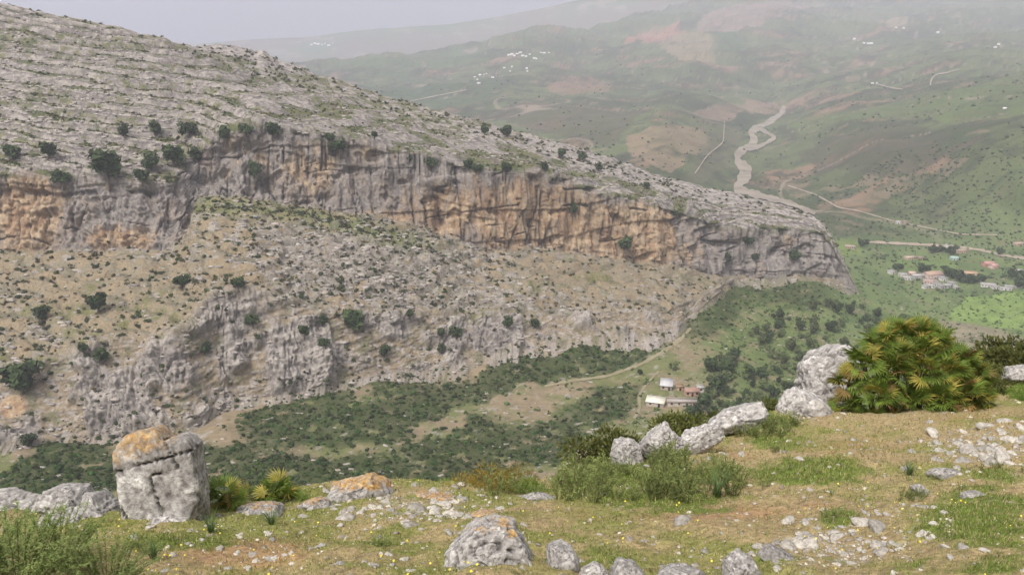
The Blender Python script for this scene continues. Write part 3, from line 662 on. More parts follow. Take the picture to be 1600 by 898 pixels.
while vn < 170:
    x, y = R.uniform(1060, 1420), R.uniform(455, 665)
    if not in_poly(np.array(x), np.array(y), [(1095, 640), (1100, 590), (1150, 545), (1200, 495), (1330, 470), (1420, 500), (1420, 600), (1250, 640), (1130, 665)]): continue
    p = cast(x, y, [OB_C, OB_B])
    if p is None or p.length > 900: continue
    kk = 0 if R.random() < .45 else 1; zn = 'near the farm' if x < 1170 else ('in the middle of the wood' if x < 1270 else 'behind the upright rock and palm'); sz_ = R.uniform(3.2, 7.0)
    tree(p, sz_, 'valley_tree', f"{'large' if sz_ > 5 else 'small'} {'pale olive-green' if kk else 'dark green'} tree of the loose valley wood, {zn}", f"{'large' if sz_ > 5 else 'small'} {'olive' if kk else 'dark'} trees {zn}", kk); vn += 1
for i, (x, y, s, k) in enumerate([(1110, 580, 9, 0), (1100, 640, 9, 0), (1085, 655, 8, 0), (1120, 610, 10, 0), (1052, 578, 5, 1), (1000, 585, 3.5, 0), (1135, 585, 8, 0)]):
    p = cast(x, y, [OB_C]); tree(p, s, 'farm_tree', f'dense tree by the small farm, {ORD(i + 1)} largest' if False else ['large dark tree to the right of the red farmhouse, above it', 'large dark tree at the lower right of the farm', 'dark tree just below the farm yard', 'big dark tree touching the right end of the farm', 'small tree behind the grey farm roof', 'small tree left of the farm track', 'dark tree further right of the farm, beside the wood'][i], None, k)
for (x, y) in [(1478, 428), (1482, 432), (1488, 430), (1494, 436), (1500, 440), (1506, 442), (1514, 443), (1522, 442), (1530, 441), (1535, 440), (1456, 396), (1462, 394), (1470, 393), (1478, 394), (1485, 396), (1488, 398), (1400, 424), (1406, 421), (1440, 425), (1447, 424), (1590, 450), (1596, 448), (1562, 398), (1580, 436), (1598, 434), (1350, 384), (1345, 386)]:
    p = cast(x, y, [OB_C]); tree(p, R.uniform(6, 10), 'village_tree', *(('dark tree of the close row right of the village houses', 'row of trees right of the village') if 1476 <= x <= 1536 and y > 425 else ('dark tree of the grove along the main road above the village', 'trees by the road') if y < 400 and x > 1440 else ('dark tree standing among the left-hand village houses', 'trees among the houses') if x < 1450 else ('dark tree by the sheds at the right edge', 'trees by the sheds')), 0)

# ------------------------------------------------------------------ river, roads and tracks
def ribbon(name, nodes, mat, lift, step=3.0, obs=None, wid=.82):
    """nodes (px, py, half width): both banks are laid onto the ground"""
    nd = np.array(nodes, float); s = np.r_[0, np.cumsum(np.hypot(*np.diff(nd[:, :2], axis=0).T))]; m = max(4, int(s[-1] / step)); q = np.linspace(0, s[-1], m)
    x, y, h = (smooth1(np.interp(q, s, nd[:, k]), 5) for k in range(3))
    tx, ty = np.gradient(x), np.gradient(y); l = np.hypot(tx, ty) + 1e-9; nx, ny = -ty / l, tx / l
    h = h * wid * (1 + .22 * np.sin(q * .23) + .15 * np.sin(q * .61 + 1))
    V = []; nacc = 5
    for i in range(m):
        row = []
        for k in range(nacc):
            t = k / (nacc - 1) * 2 - 1; p = cast(x[i] + nx[i] * h[i] * t, y[i] + ny[i] * h[i] * t, obs or [OB_C])
            row.append(None if p is None else np.array(p))
        if any(r is None for r in row): continue
        V += [r + np.array([0, 0, lift]) for r in row]
    k = len(V) // nacc
    return tag(link(name, mesh_np(name, np.array(V), grid_faces(k, nacc), mat, None, True)), kind='structure')
M_river = mat_plain('river_gravel', (.195, .168, .135), (.285, .25, .20), .03, rough=.8, spec=.2)
M_road = mat_plain('pale_dirt_road', (.29, .235, .185), (.35, .29, .23), .05)
M_track = mat_plain('earth_track', (.22, .195, .115), (.28, .245, .165), .1)
ribbon('river', [(1226, 165, 3), (1222, 178, 5), (1200, 193, 5), (1172, 207, 6.5), (1180, 222, 6), (1152, 242, 7), (1153, 256, 7), (1170, 266, 10), (1160, 282, 10.5), (1150, 296, 8), (1190, 308, 6), (1235, 319, 4.5), (1275, 336, 3.5)], M_river, 1.6)
ribbon('river', [(1186, 202, 3), (1212, 216, 3.5), (1192, 228, 3.5), (1168, 236, 4)], M_river, 1.9)
ribbon('road', [(1340, 380, 1.2), (1365, 379, 2.2), (1420, 382, 2.4), (1480, 385, 2.4), (1530, 391, 2.2), (1570, 400, 2.4), (1610, 406, 2.6), (1700, 420, 2.6)], M_road, .7)
ribbon('road', [(1230, 290, .8), (1275, 305, 1.0), (1310, 325, 1.1), (1340, 330, .8), (1395, 346, 1.0), (1440, 355, 1.0), (1500, 367, 1.1), (1560, 368, .9)], M_road, .8)
ribbon('hill_track', [(1453, 137, 1.0), (1455, 125, 1.2), (1462, 118, 1.3), (1478, 116, .8), (1500, 110, .7)], M_road, 3)
ribbon('hill_track', [(1366, 132, .8), (1395, 140, .8), (1412, 142, .7)], M_road, 3)
ribbon('hill_track', [(1085, 275, .8), (1105, 245, .9), (1130, 225, .9), (1132, 190, .6)], M_road, 3)
ribbon('hill_track', [(640, 160, .6), (690, 150, .6), (730, 142, .6)], M_road, 3)
ribbon('footpath', [(850, 604, 1.6), (890, 596, 2.2), (950, 588, 2.4), (1000, 570, 2.8), (1040, 548, 3.5), (1066, 528, 3.5), (1080, 512, 2.0)], M_track, .35)
ribbon('footpath', [(990, 655, 2.2), (1000, 640, 2.5), (998, 618, 2.5), (1010, 600, 2.2), (1030, 580, 1.8)], M_track, .35)

# ------------------------------------------------------------------ buildings
_mats = {}
def paint(c, nm='plaster'):
    k = (nm,) + tuple(round(v, 3) for v in c)
    if k not in _mats: _mats[k] = mat_plain(nm, tuple(v * .85 for v in c), tuple(c), .6)
    return _mats[k]
M_dark = mat_plain('dark_opening', (.03, .03, .03), (.05, .045, .04), 1.0)
def boxm(x0, x1, y0, y1, z0, z1):
    v = np.array([(x, y, z) for z in (z0, z1) for y in (y0, y1) for x in (x0, x1)], float)
    return v, np.array([(0, 2, 3, 1), (4, 5, 7, 6), (0, 1, 5, 4), (2, 6, 7, 3), (0, 4, 6, 2), (1, 3, 7, 5)])
def part(name, vf, mat, parent):
    return link(name, mesh_np(name, vf[0], vf[1], mat), parent)
def house(px, py, w, d, h, yaw, wall, roofc, kind, label, cat='house', wins=2, door=True, obs=None, name='house', group=None, vsc=1.0):
    p = cast(px, py, obs or [OB_C])
    e = link(name, None); e.location = p; e.rotation_euler = (0, 0, math.radians(yaw)); tag(e, label, cat, group); e.scale = (vsc, vsc, vsc)
    X, D = w / 2, d / 2
    part('wall', boxm(-X, X, -D, D, -3, h), paint(wall), e)
    rm = paint(roofc, 'roofing')
    if kind == 'flat':
        rf = part('roof', boxm(-X - .25, X + .25, -D - .25, D + .25, h + .003, h + .3), rm, e)
        for a in ((-X - .25, X + .25, -D - .25, -D, h + .303, h + .8), (-X - .25, X + .25, D, D + .25, h + .303, h + .8)): part('parapet', boxm(*a), paint(wall), rf)
    elif kind == 'shed':
        v, f_ = boxm(-X - .4, X + .4, -D - .4, D + .4, h + .05, h + .22); v[:, 2] += (v[:, 1] + D) / d * h * .35 + .02
        part('roof', (v, f_), rm, e); part('gable', (np.array([(-X, -D, h + .003), (-X, D, h + .003), (-X, D, h * 1.34), (X, -D, h + .003), (X, D, h + .003), (X, D, h * 1.34)]), np.array([(0, 1, 2), (3, 5, 4)])), paint(wall), e)
    else:
        r = d * .28; t = .18
        V = np.array([(s * (X + .4), y, z) for s in (-1, 1) for y, z in ((-D - .4, h - .1), (0, h + r), (D + .4, h - .1), (D + .4, h - .1 + t), (0, h + r + t), (-D - .4, h - .1 + t))])
        F = [(0, 1, 7, 6), (1, 2, 8, 7), (2, 3, 9, 8), (3, 4, 10, 9), (4, 5, 11, 10), (5, 0, 6, 11), (0, 5, 4, 1), (1, 4, 3, 2), (6, 7, 10, 11), (7, 8, 9, 10)]
        part('roof', (V, np.array(F)), rm, e); part('gable', (np.array([(-X, -D, h), (-X, D, h), (-X, 0, h + r - .05), (X, -D, h), (X, D, h), (X, 0, h + r - .05)]), np.array([(0, 1, 2), (3, 5, 4)])), paint(wall), e)
    n = wins + (1 if door else 0)
    for i in range(n):
        x = -X + w * (i + .5) / n
        if door and i == n // 2: part('door', boxm(x - .5, x + .5, -D - .05, -D + .1, 0, min(2.1, h - .3)), M_dark, e)
        else: part('window', boxm(x - .5, x + .5, -D - .04, -D + .1, h * .45, h * .45 + min(1.1, h * .4)), M_dark, e)
    return e
WH = (.48, .465, .44); GY = (.33, .32, .31); TN = (.36, .28, .205); RD = (.40, .21, .155); PK = (.50, .36, .31)
# the small farm below the ridge
house(1024, 632, 8.2, 5.2, 2.2, -18, (.38, .33, .28), (.72, .69, .58), 'shed', 'farm shed with a bright cream-white roof', 'shed', 1, True, name='farm_shed')
house(1041, 606, 5.6, 7.0, 2.6, -12, (.32, .26, .22), (.50, .49, .50), 'shed', 'farm building with a pale grey sloping metal roof', 'shed', 1, True, name='farm_building')
house(1080, 617, 6.8, 4.2, 2.8, 4, (.36, .22, .165), (.33, .21, .165), 'gable', 'red brick farmhouse at the right of the farm', 'house', 2, True, name='farmhouse')
house(1066, 632, 14.0, 4.0, 2.0, -3, (.36, .31, .26), (.40, .36, .33), 'flat', 'long low grey-brown farm outbuilding in front of the farmhouse', 'outbuilding', 3, True, name='farm_outbuilding')
house(1094, 611, 3.0, 3.0, 2.2, 4, (.5, .48, .45), (.48, .47, .46), 'flat', 'tiny grey outhouse at the right end of the farm', 'outhouse', 1, False, name='farm_outhouse')
house(1062, 609, 3.2, 2.6, 2.0, 0, (.40, .27, .17), (.34, .24, .17), 'flat', 'small ochre lean-to between the grey roof and the farmhouse', 'lean-to', 0, True, name='farm_lean_to')
# village by the road
VH = [(1393, 427, 8, 6, 3, WH, GY, 'flat', 'small white house at the left end of the village'), (1410, 432, 9, 6, 3, WH, WH, 'flat', 'bright white house, upper of the pair at the village edge'), (1418, 437, 10, 5, 3, WH, WH, 'flat', 'bright white low house, lower of the pair at the village edge'),
      (1424, 430, 7, 6, 3, TN, PK, 'gable', 'small pinkish house behind the white pair'), (1434, 435, 12, 7, 4, GY, (.55, .50, .48), 'flat', 'grey-white flat-roofed house left of the big brown roof'), (1456, 434, 20, 10, 5, (.46, .36, .32), (.40, .28, .22), 'gable', 'large house with a broad brown-red roof in the village'),
      (1453, 443, 14, 6, 3.5, PK, (.52, .42, .39), 'flat', 'pinkish flat-roofed house just below the broad brown roof'), (1452, 449, 10, 5, 2.5, WH, WH, 'flat', 'low white house at the lower edge of the village'), (1446, 450, 8, 4, 2.5, WH, GY, 'flat', 'low pale shed at the lower left of the village'),
      (1464, 447, 7, 6, 3, WH, GY, 'flat', 'small white house below the right end of the brown roof'), (1473, 438, 8, 6, 3.5, WH, GY, 'flat', 'white house right beside the broad brown roof'), (1471, 450, 7, 5, 3, GY, GY, 'flat', 'small grey house at the lower edge of the village'),
      (1480, 449, 8, 6, 3, GY, WH, 'flat', 'grey house with white roof among the lower houses'), (1487, 445, 8, 6, 3, WH, GY, 'flat', 'white house at the foot of the dark trees'), (1493, 451, 5, 4, 2.5, WH, WH, 'flat', 'tiny white hut below the dark trees'), (1503, 436, 8, 6, 3, GY, GY, 'flat', 'grey house between the dark trees and the orange roof'),
      (1514, 431, 17, 10, 4, (.50, .36, .26), (.52, .35, .24), 'flat', 'large orange-tan flat building right of the village trees'), (1543, 416, 12, 8, 4, RD, (.42, .24, .21), 'gable', 'house with dull red roof in the orchards above the village'), (1552, 419, 10, 7, 3.5, PK, (.46, .28, .25), 'gable', 'second red-roofed house, lower right of the dull red one'),
      (1422, 405, 15, 8, 3, TN, (.46, .38, .30), 'flat', 'tan low building in the green fields above the village'), (1438, 405, 8, 5, 2.5, TN, TN, 'flat', 'small tan shed beside the low tan building'), (1502, 395, 12, 7, 3.5, TN, (.50, .40, .31), 'flat', 'tan house beside the road above the village'),
      (1490, 406, 9, 6, 3, (.35, .42, .38), (.33, .45, .40), 'gable', 'small building with a greenish roof below the road'), (1544, 448, 15, 6, 3, WH, WH, 'flat', 'bright white shed at the upper edge of the green field'), (1556, 451, 9, 5, 2.5, WH, GY, 'flat', 'pale shed right of the bright white shed'),
      (1571, 453, 11, 4, 2.2, WH, WH, 'flat', 'low white shed further right along the green field'), (1583, 450, 16, 4, 2.2, GY, (.55, .54, .50), 'flat', 'long pale greenhouse-like shed at the right edge'), (1592, 426, 8, 5, 3, WH, WH, 'flat', 'lone white hut at the right edge above the field'),
      (1404, 349, 8, 5, 3, WH, WH, 'flat', 'lone white house by the upper road'), (1414, 349, 8, 5, 3, TN, TN, 'flat', 'tan shed beside the lone white house on the upper road'), (1480, 388, 4, 4, 5, WH, GY, 'flat', 'small pale tower-like house beside the road'), (1328, 388, 12, 8, 3, TN, (.48, .40, .32), 'flat', 'tan building beyond the tip of the ridge'),
      (1592, 383, 14, 8, 3, TN, (.52, .40, .33), 'flat', 'tan building on the slope at the right edge')]
for px_, py_, w_, d_, h_, wc, rc, kd, lb in VH:
    house(px_, py_, w_, d_, h_, R.uniform(-25, 25), wc, rc, kd, lb, wins=2 if w_ < 12 else 4, vsc=.78)
# far hillside hamlets: white specks
hm = mat_plain('whitewash', (.60, .60, .60), (.68, .67, .66), .3)
gv, gf = join([boxm(-5, 5, -4, 4, -4, 5)]); far_me = mesh_np('far_house', *boxm(-6, 6, -4.5, 4.5, -5, 5.5), hm)
_hv = np.array([(-6, -4.5, -5), (6, -4.5, -5), (6, 4.5, -5), (-6, 4.5, -5), (-6, -4.5, 4.5), (6, -4.5, 4.5), (6, 4.5, 4.5), (-6, 4.5, 4.5), (-6, 0, 7), (6, 0, 7)])
_hf = [(0, 1, 5, 4), (2, 3, 7, 6), (4, 5, 9, 8), (6, 7, 8, 9), (0, 3, 2, 1), (1, 2, 6, 5), (3, 0, 4, 7)]
far_me = mesh_np('far_house', _hv, np.array(_hf), hm); 
far_me2 = far_me
for grp, lab, lst in (('white houses of the hillside village', 'tiny white house of the hillside village far across the valley', [(742, 121), (746, 125), (750, 118), (756, 117), (748, 131), (760, 116), (795, 87), (800, 86), (804, 88), (808, 85), (813, 83), (817, 88), (822, 89), (828, 86), (845, 83), (850, 84), (858, 83), (838, 93), (823, 108), (824, 112), (788, 107), (800, 105), (797, 112), (770, 122), (835, 92)]),
                      ('white houses high on the right-hand hills', 'tiny white house scattered high on the far right-hand hills', [(1350, 68), (1356, 69), (1361, 69), (1335, 62), (1363, 131), (1370, 130), (1400, 44), (1412, 45), (1465, 52), (1555, 75), (1560, 70), (1570, 170)]),
                      ('white houses of the farthest village', 'tiny pale house of the village in the haze on the farthest hills', [(487, 71), (492, 69), (497, 70), (503, 71), (508, 69), (514, 72), (520, 69)])):
    for x, y in lst:
        p = cast(x, y, [OB_C, OB_M])
        if p is None: continue
        o = link('far_house', far_me); o.location = p; s = R.uniform(.4, .85) * p.length / 3400; o.scale = (s * R.uniform(.8, 1.5), s, s); o.rotation_euler = (0, 0, R.uniform(-.6, .6)); tag(o, lab, 'house', grp)
# ================================================================== THE NEAR SLOPE
G = [(0, 898, 3.5), (300, 898, 3.25), (800, 898, 3.1), (1200, 898, 3.0), (1600, 898, 2.9), (400, 840, 4.55), (800, 800, 5.3), (1000, 780, 5.7), (1200, 760, 5.9), (1500, 750, 5.7), (1600, 800, 4.4), (1350, 690, 8.2), (1150, 720, 7.4), (1550, 680, 8.0)]
EDGE = [(-300, 850, 4.9), (-100, 830, 5.4), (0, 822, 5.6), (120, 838, 5.3), (250, 834, 5.5), (330, 815, 6.0), (420, 786, 6.6), (520, 770, 7.0), (620, 765, 7.2), (740, 772, 7.0), (850, 765, 7.3), (930, 742, 7.9), (1000, 722, 8.4), (1100, 692, 9.3), (1180, 668, 10.1), (1250, 656, 10.7), (1350, 645, 11.2), (1450, 630, 12.0), (1530, 617, 12.9), (1565, 594, 16.4), (1600, 576, 19.0), (1700, 562, 21.0), (1900, 562, 21.0)]
gp = np.array([at(a, b, c) for a, b, c in G + EDGE[1:-2]])
gp = np.concatenate([gp, [(0, 0, -1.62), (3, 0, -1.6), (-3, 0, -1.7), (0, -3, -1.0), (6, -3, -.9), (-6, -3, -1.2)]])
tpsA = TPS(gp[:, :2], gp[:, 2], reg=1e-5)
ed = np.array([at(a, b, c) for a, b, c in EDGE]); ed_a = ed[:, 0] / ed[:, 1]
ya = np.concatenate([np.linspace(-3, 2.3, 14, endpoint=False), 1 / np.linspace(1 / 2.3, 1 / 15., 210, endpoint=False), np.geomspace(15, 210, 34)])
aa = np.concatenate([np.linspace(-1.3, -.64, 24, endpoint=False), np.linspace(-.64, .64, 470, endpoint=False), np.linspace(.64, 1.3, 24)])
XA = aa[None] * (ya[:, None] + 3.2); YA = np.broadcast_to(ya[:, None], XA.shape).copy()
yed = np.interp(XA / np.maximum(YA, .6), ed_a, ed[:, 1])
def near_noise(p):
    return fbm(p, .55, 3, .5, 201, sz=0) * .16 + fbm(p, 2.6, 4, .58, 202, sz=0) * .06
sK = np.maximum(YA - yed - .15, 0)
ZA = tpsA(XA, np.minimum(YA, yed + .15)) - .95 * (np.sqrt(sK ** 2 + .25) - .5)
PA = np.stack([XA, YA, ZA], -1)
rg = fbm(PA, 6.5, 3, .6, 203, sz=0)
PA[..., 2] += near_noise(PA) + rg * .016 + (fbm(PA, .12, 3, .5, 204, sz=0) * 3 * sstep(3, 30, sK))
PXa, PYa = to_px(PA); PXa = np.where(YA > 1.5, PXa, -999); PYa = np.where(YA > 1.5, PYa, 1500)
gA1 = fbm(PA, .9, 4, .6, 205, sz=0); gA2 = fbm(PA, 3.5, 4, .65, 206, sz=0); gA3 = fbm(PA, 13., 3, .65, 207, sz=0)
GP = [(1260, 738, 95, 22, 1.1), (1060, 785, 110, 22, .9), (1530, 800, 90, 70, .75), (1312, 808, 34, 16, 1.2), (1200, 690, 80, 18, .6), (1180, 815, 60, 20, .4), (1560, 745, 60, 14, .7), (930, 860, 80, 30, .35), (300, 850, 90, 18, .5), (600, 850, 60, 20, .35), (1420, 880, 60, 20, .55), (1160, 660, 90, 14, .9), (1560, 880, 70, 25, .7), (1010, 740, 160, 24, .9)]
OP = [(1120, 800, 150, 22, .9), (380, 865, 130, 25, 1.0), (1150, 710, 60, 14, .6), (1330, 700, 120, 30, .5), (900, 800, 130, 18, .4), (1270, 790, 60, 15, .7), (1500, 650, 90, 14, .5)]
SP = [(1540, 700, 90, 30, 1.0), (1300, 860, 110, 30, 1.0), (640, 790, 110, 26, .9), (1420, 800, 80, 22, .5), (1480, 640, 130, 16, .5), (1250, 655, 80, 10, .6)]
def blobs(L): 
    o = 0
    for x, y, sx, sy, a in L: o = np.maximum(o, a * np.exp(-(((PXa - x) / sx) ** 2 + ((PYa - y) / sy) ** 2)))
    return o
bg_, bo_, bs_ = blobs(GP), blobs(OP), blobs(SP)
cA = lerp(rgb(.35, .27, .145), rgb(.235, .235, .075), sstep(-.2, .3, gA1 + gA2 * .4))
cA = lerp(cA, rgb(.37, .235, .13), np.clip(sstep(.25, .75, bo_ + gA2 * .45 + gA1 * .2) * .9, 0, 1))
gw = sstep(.26, .6, bg_ + gA2 * .5 + gA1 * .3)
cA = lerp(cA, lerp(rgb(.145, .20, .038), rgb(.10, .15, .03), sstep(-.2, .3, gA3)), gw * .9)
cA = lerp(cA, rgb(.37, .33, .27), sstep(.44, .68, bs_ * .5 + gA3 * .8 + gA2 * .3) * .8)
cA = lerp(cA, rgb(.13, .10, .06), sstep(.3, .6, -gA3 - gA2 * .3) * .55)
cA = lerp(cA, GREEN * 1.5, sstep(.2, 2, sK)[...] * .8)
M_earth = mat_vcol('stony_earth', 26., 0.42, 0.9, 0.03, detail=8)
tag(link('near_slope', mesh_np('near_slope', PA.reshape(-1, 3), grid_faces(*XA.shape), M_earth, cA.reshape(-1, 3), True)), kind='structure')
bpy.context.view_layer.update()
BV_A = BVHTree.FromObject(bpy.data.objects['near_slope'], bpy.context.evaluated_depsgraph_get())
def near_at(px, py):
    p = cast(px, py, [BV_A]); return p
def on_slope(x, y):
    h = BV_A.ray_cast(Vector((x, y, 30)), Vector((0, 0, -1)))[0]; return h
visA = (PXa > -30) & (PXa < 1630) & (PYa < 930) & (sK < .5) & (YA > 2.0)

# ------------------------------------------------------------------ rocks
M_boulder = mat_vcol('weathered_limestone', 30., 0.38, 1.0, 0.02, detail=9, spec=.1)
M_boulder_far = M_boulder
def ico_sub(sub):
    V, F = ICO_V.copy(), ICO_F.copy()
    for _ in range(sub):
        e = np.sort(np.concatenate([F[:, [0, 1]], F[:, [1, 2]], F[:, [2, 0]]]), axis=1); u, inv = np.unique(e, axis=0, return_inverse=True); inv = inv.ravel()
        m = V[u[:, 0]] + V[u[:, 1]]; m /= np.linalg.norm(m, axis=1)[:, None]; n0 = len(V); n = len(F); a, b, c = inv[:n] + n0, inv[n:2 * n] + n0, inv[2 * n:] + n0
        V = np.concatenate([V, m]); F = np.concatenate([np.stack([F[:, 0], a, c], 1), np.stack([F[:, 1], b, a], 1), np.stack([F[:, 2], c, b], 1), np.stack([a, b, c], 1)])
    return V, F
ICO = {k: ico_sub(k) for k in (3, 4, 5)}
def rock_mesh(outline, Y, depth, seed, p=2.6, rough=1.0, lichen=0.0, tone=1.0, sub=4, centre=None, white=.5, cuts=20, cracks=None, raw=False, patch=None):
    """closed boulder whose front view follows an outline; returns mesh (origin at its centre) and that centre"""
    ol = np.array(outline, float); c = ol.mean(0) if centre is None else np.array(centre, float)
    O = at(c[0], c[1], Y); m = (O @ FW) / FPX; nt = 144; shrink = 1.03 - .8 * depth / (O @ FW)
    th = np.linspace(0, 2 * PI, nt, endpoint=False); Rr = np.zeros(nt)
    for i, t in enumerate(th):
        dx, dy = math.cos(t), -math.sin(t); best = 0
        for k in range(len(ol)):
            a_, q_ = ol[k] - c, ol[(k + 1) % len(ol)] - c; e = q_ - a_; den = dx * e[1] - dy * e[0]
            if abs(den) < 1e-9: continue
            s_ = (a_[0] * e[1] - a_[1] * e[0]) / den; u_ = (a_[0] * dy - a_[1] * dx) / den
            if s_ > 0 and -1e-6 <= u_ <= 1 + 1e-6: best = max(best, s_)
        Rr[i] = best
    Rr = np.maximum(Rr, 1) * m * shrink; Rr = Rr * (1 + (.012 if raw else .045) * np.repeat(np.random.RandomState(seed).normal(size=36), 4)); Rr = np.convolve(np.r_[Rr[-2:], Rr, Rr[:2]], np.array([.1, .2, .4, .2, .1]), 'valid'); mean = Rr.mean()
    D, F = ICO[sub]; D = D @ np.array(Matrix.Rotation(seed * .7, 3, 'X') @ Matrix.Rotation(seed * 1.3, 3, 'Z')).T
    r = np.hypot(D[:, 0], D[:, 1]); N = (r ** p + np.abs(D[:, 2]) ** p) ** (1 / p); ang = np.arctan2(D[:, 1], D[:, 0]) % (2 * PI)
    RR = np.interp(ang, np.r_[th, 2 * PI], np.r_[Rr, Rr[0]]); Lx, Lu, Ld = D[:, 0] / N * RR, D[:, 1] / N * RR, D[:, 2] / N * depth
    L = np.stack([Lx, Lu, Ld], 1); rs = np.random.RandomState(seed + 5)
    for k in range(cuts):                                                  # broken, angular faces
        n = rs.normal(size=3); n[2] = n[2] * 1.2 - .5; n /= np.linalg.norm(n); h = L @ n; dd = h.max() * (.70 + .24 * rs.rand()); L = L - n[None] * (np.maximum(h - dd, 0) * .95)[:, None]
    cpx_, cpy_ = c[0] + L[:, 0] / m, c[1] - L[:, 1] / m
    V = L[:, :1] * np.array([1.0, 0, 0]) + L[:, 1:2] * UP + L[:, 2:] * FW
    q = V / mean + seed * 3.7; dirn = V / (np.linalg.norm(V, axis=1)[:, None] + 1e-9)
    n_a = fbm(q, 1.3, 3, .5, seed); n_c = fbm(q, 5.5, 4, .66, seed + 6); cr = np.abs(noise(q, 1.3, 1.3, 2.2, seed + 9)); pit = fbm(q, 11., 3, .6, seed + 8)
    V = V + dirn * (mean * rough * (.07 * n_a + .065 * n_c + .04 * pit - .09 * sstep(.07, .0, cr)))[:, None]
    base = lerp(rgb(.25, .236, .222), rgb(.40, .382, .36), sstep(-.3, .35, n_c + n_a * .4)) * tone
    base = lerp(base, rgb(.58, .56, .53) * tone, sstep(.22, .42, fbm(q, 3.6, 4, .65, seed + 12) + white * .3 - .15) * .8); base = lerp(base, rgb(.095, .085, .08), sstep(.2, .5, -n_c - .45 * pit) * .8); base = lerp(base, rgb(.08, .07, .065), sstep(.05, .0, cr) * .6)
    if lichen:
        h = (V @ UP); h = (h - h.min()) / np.ptp(h)
        li = sstep(.0, .12, h - (1 - lichen) + fbm(q, 2.4, 4, .65, seed + 15) * .3)
        lc = lerp(rgb(.40, .205, .045), rgb(.50, .34, .15), sstep(-.3, .3, n_c)); base = lerp(base, lc, li * (.2 + .75 * sstep(-.25, .15, fbm(q, 5., 4, .65, seed + 17))))
    if cracks:
        dm = np.full(len(V), 99.0); w_ = fbm(q, 3., 3, .6, seed + 20) * 1.6
        for ln in cracks:
            for (x0, y0), (x1, y1) in zip(ln[:-1], ln[1:]):
                t = np.clip(((cpx_ - x0) * (x1 - x0) + (cpy_ - y0) * (y1 - y0)) / ((x1 - x0) ** 2 + (y1 - y0) ** 2), 0, 1); dm = np.minimum(dm, np.hypot(cpx_ - x0 - t * (x1 - x0) + w_, cpy_ - y0 - t * (y1 - y0) + w_))
        gv = sstep(1.9, .5, dm) * (L[:, 2] < depth * .3); V = V + FW[None] * (gv * .07)[:, None]; base = lerp(base, rgb(.06, .05, .045), gv * .6)
    if patch:
        for x, y, sx, sy, a in patch: base = lerp(base, rgb(.62, .60, .57), np.clip(a * np.exp(-(((cpx_ - x) / sx) ** 2 + ((cpy_ - y) / sy) ** 2)) * (.5 + 1.6 * sstep(-.1, .3, n_c)), 0, .9))
    if raw: return V, F, base, cpx_, cpy_, Vector(O)
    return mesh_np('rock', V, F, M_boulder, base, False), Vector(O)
def rock(outline, Y, depth, label, name='rock', seed=None, **kw):
    me, O = rock_mesh(outline, Y, depth, R.randrange(400) if seed is None else seed, **kw)
    o = link(name, me); o.location = O
    return tag(o, label, 'rock')
# tall cracked boulder with orange lichen; the cracks divide it into blocks
YB = 5.9
CRK = [[(180, 736), (205, 728), (240, 718), (276, 708), (300, 700), (318, 696)], [(262, 672), (274, 700), (290, 724), (286, 726)], [(262, 732), (247, 738), (252, 760), (262, 785), (268, 815), (272, 840)], [(203, 790), (214, 806), (224, 835)]]
bV, bF, bC, bx, by, bO = rock_mesh([(190, 735), (186, 714), (192, 692), (206, 677), (235, 668), (254, 671), (264, 684), (288, 678), (302, 682), (309, 697), (311, 725), (317, 752), (320, 795), (318, 842), (206, 846), (200, 790), (195, 760)], YB, .15, 12, p=9, rough=.30, tone=.86, sub=5, centre=(254, 750), cuts=3, white=.35, cracks=CRK, raw=True,
                                   patch=[(215, 745, 18, 12, .9), (232, 742, 9, 7, .8), (203, 768, 10, 18, .6), (304, 762, 13, 10, .6), (212, 708, 9, 9, .6), (265, 802, 30, 8, .4)])
lq = bV * 9; ch = np.interp(bx, [180, 205, 240, 276, 318], [736, 728, 718, 708, 696]) - by
lw_ = sstep(-4, 14, ch + fbm(lq, .8, 4, .65, 91) * 26 - 12 - 14 * (bx > 272)) * (.10 + .66 * sstep(-.25, .2, fbm(lq, 2.2, 4, .65, 92)))
bC = lerp(bC, lerp(rgb(.40, .215, .05), rgb(.50, .35, .17), sstep(-.3, .3, fbm(lq, 3., 3, .6, 93))), lw_)
be = link('cracked_boulder', None); bo = Vector(at(255, 820, YB)); be.location = bo
tag(be, 'tall cracked grey boulder with orange lichen cap at the lower left', 'boulder')
fx, fy, fc = bx[bF].mean(1), by[bF].mean(1), ch[bF].mean(1)
reg = np.where(fc > 0, np.where(fx < np.interp(fy, [672, 700, 724], [263, 274, 290]), 0, 1), np.where(fx < np.interp(fy, [732, 738, 760, 785, 815, 840], [270, 247, 252, 262, 268, 272]), 2, 3))
for k in range(4):
    f_ = bF[reg == k]; u_, inv_ = np.unique(f_, return_inverse=True)
    o = link('block', mesh_np('block', bV[u_], inv_.reshape(-1, 3), M_boulder, bC[u_], False), be); o.location = bO - bo
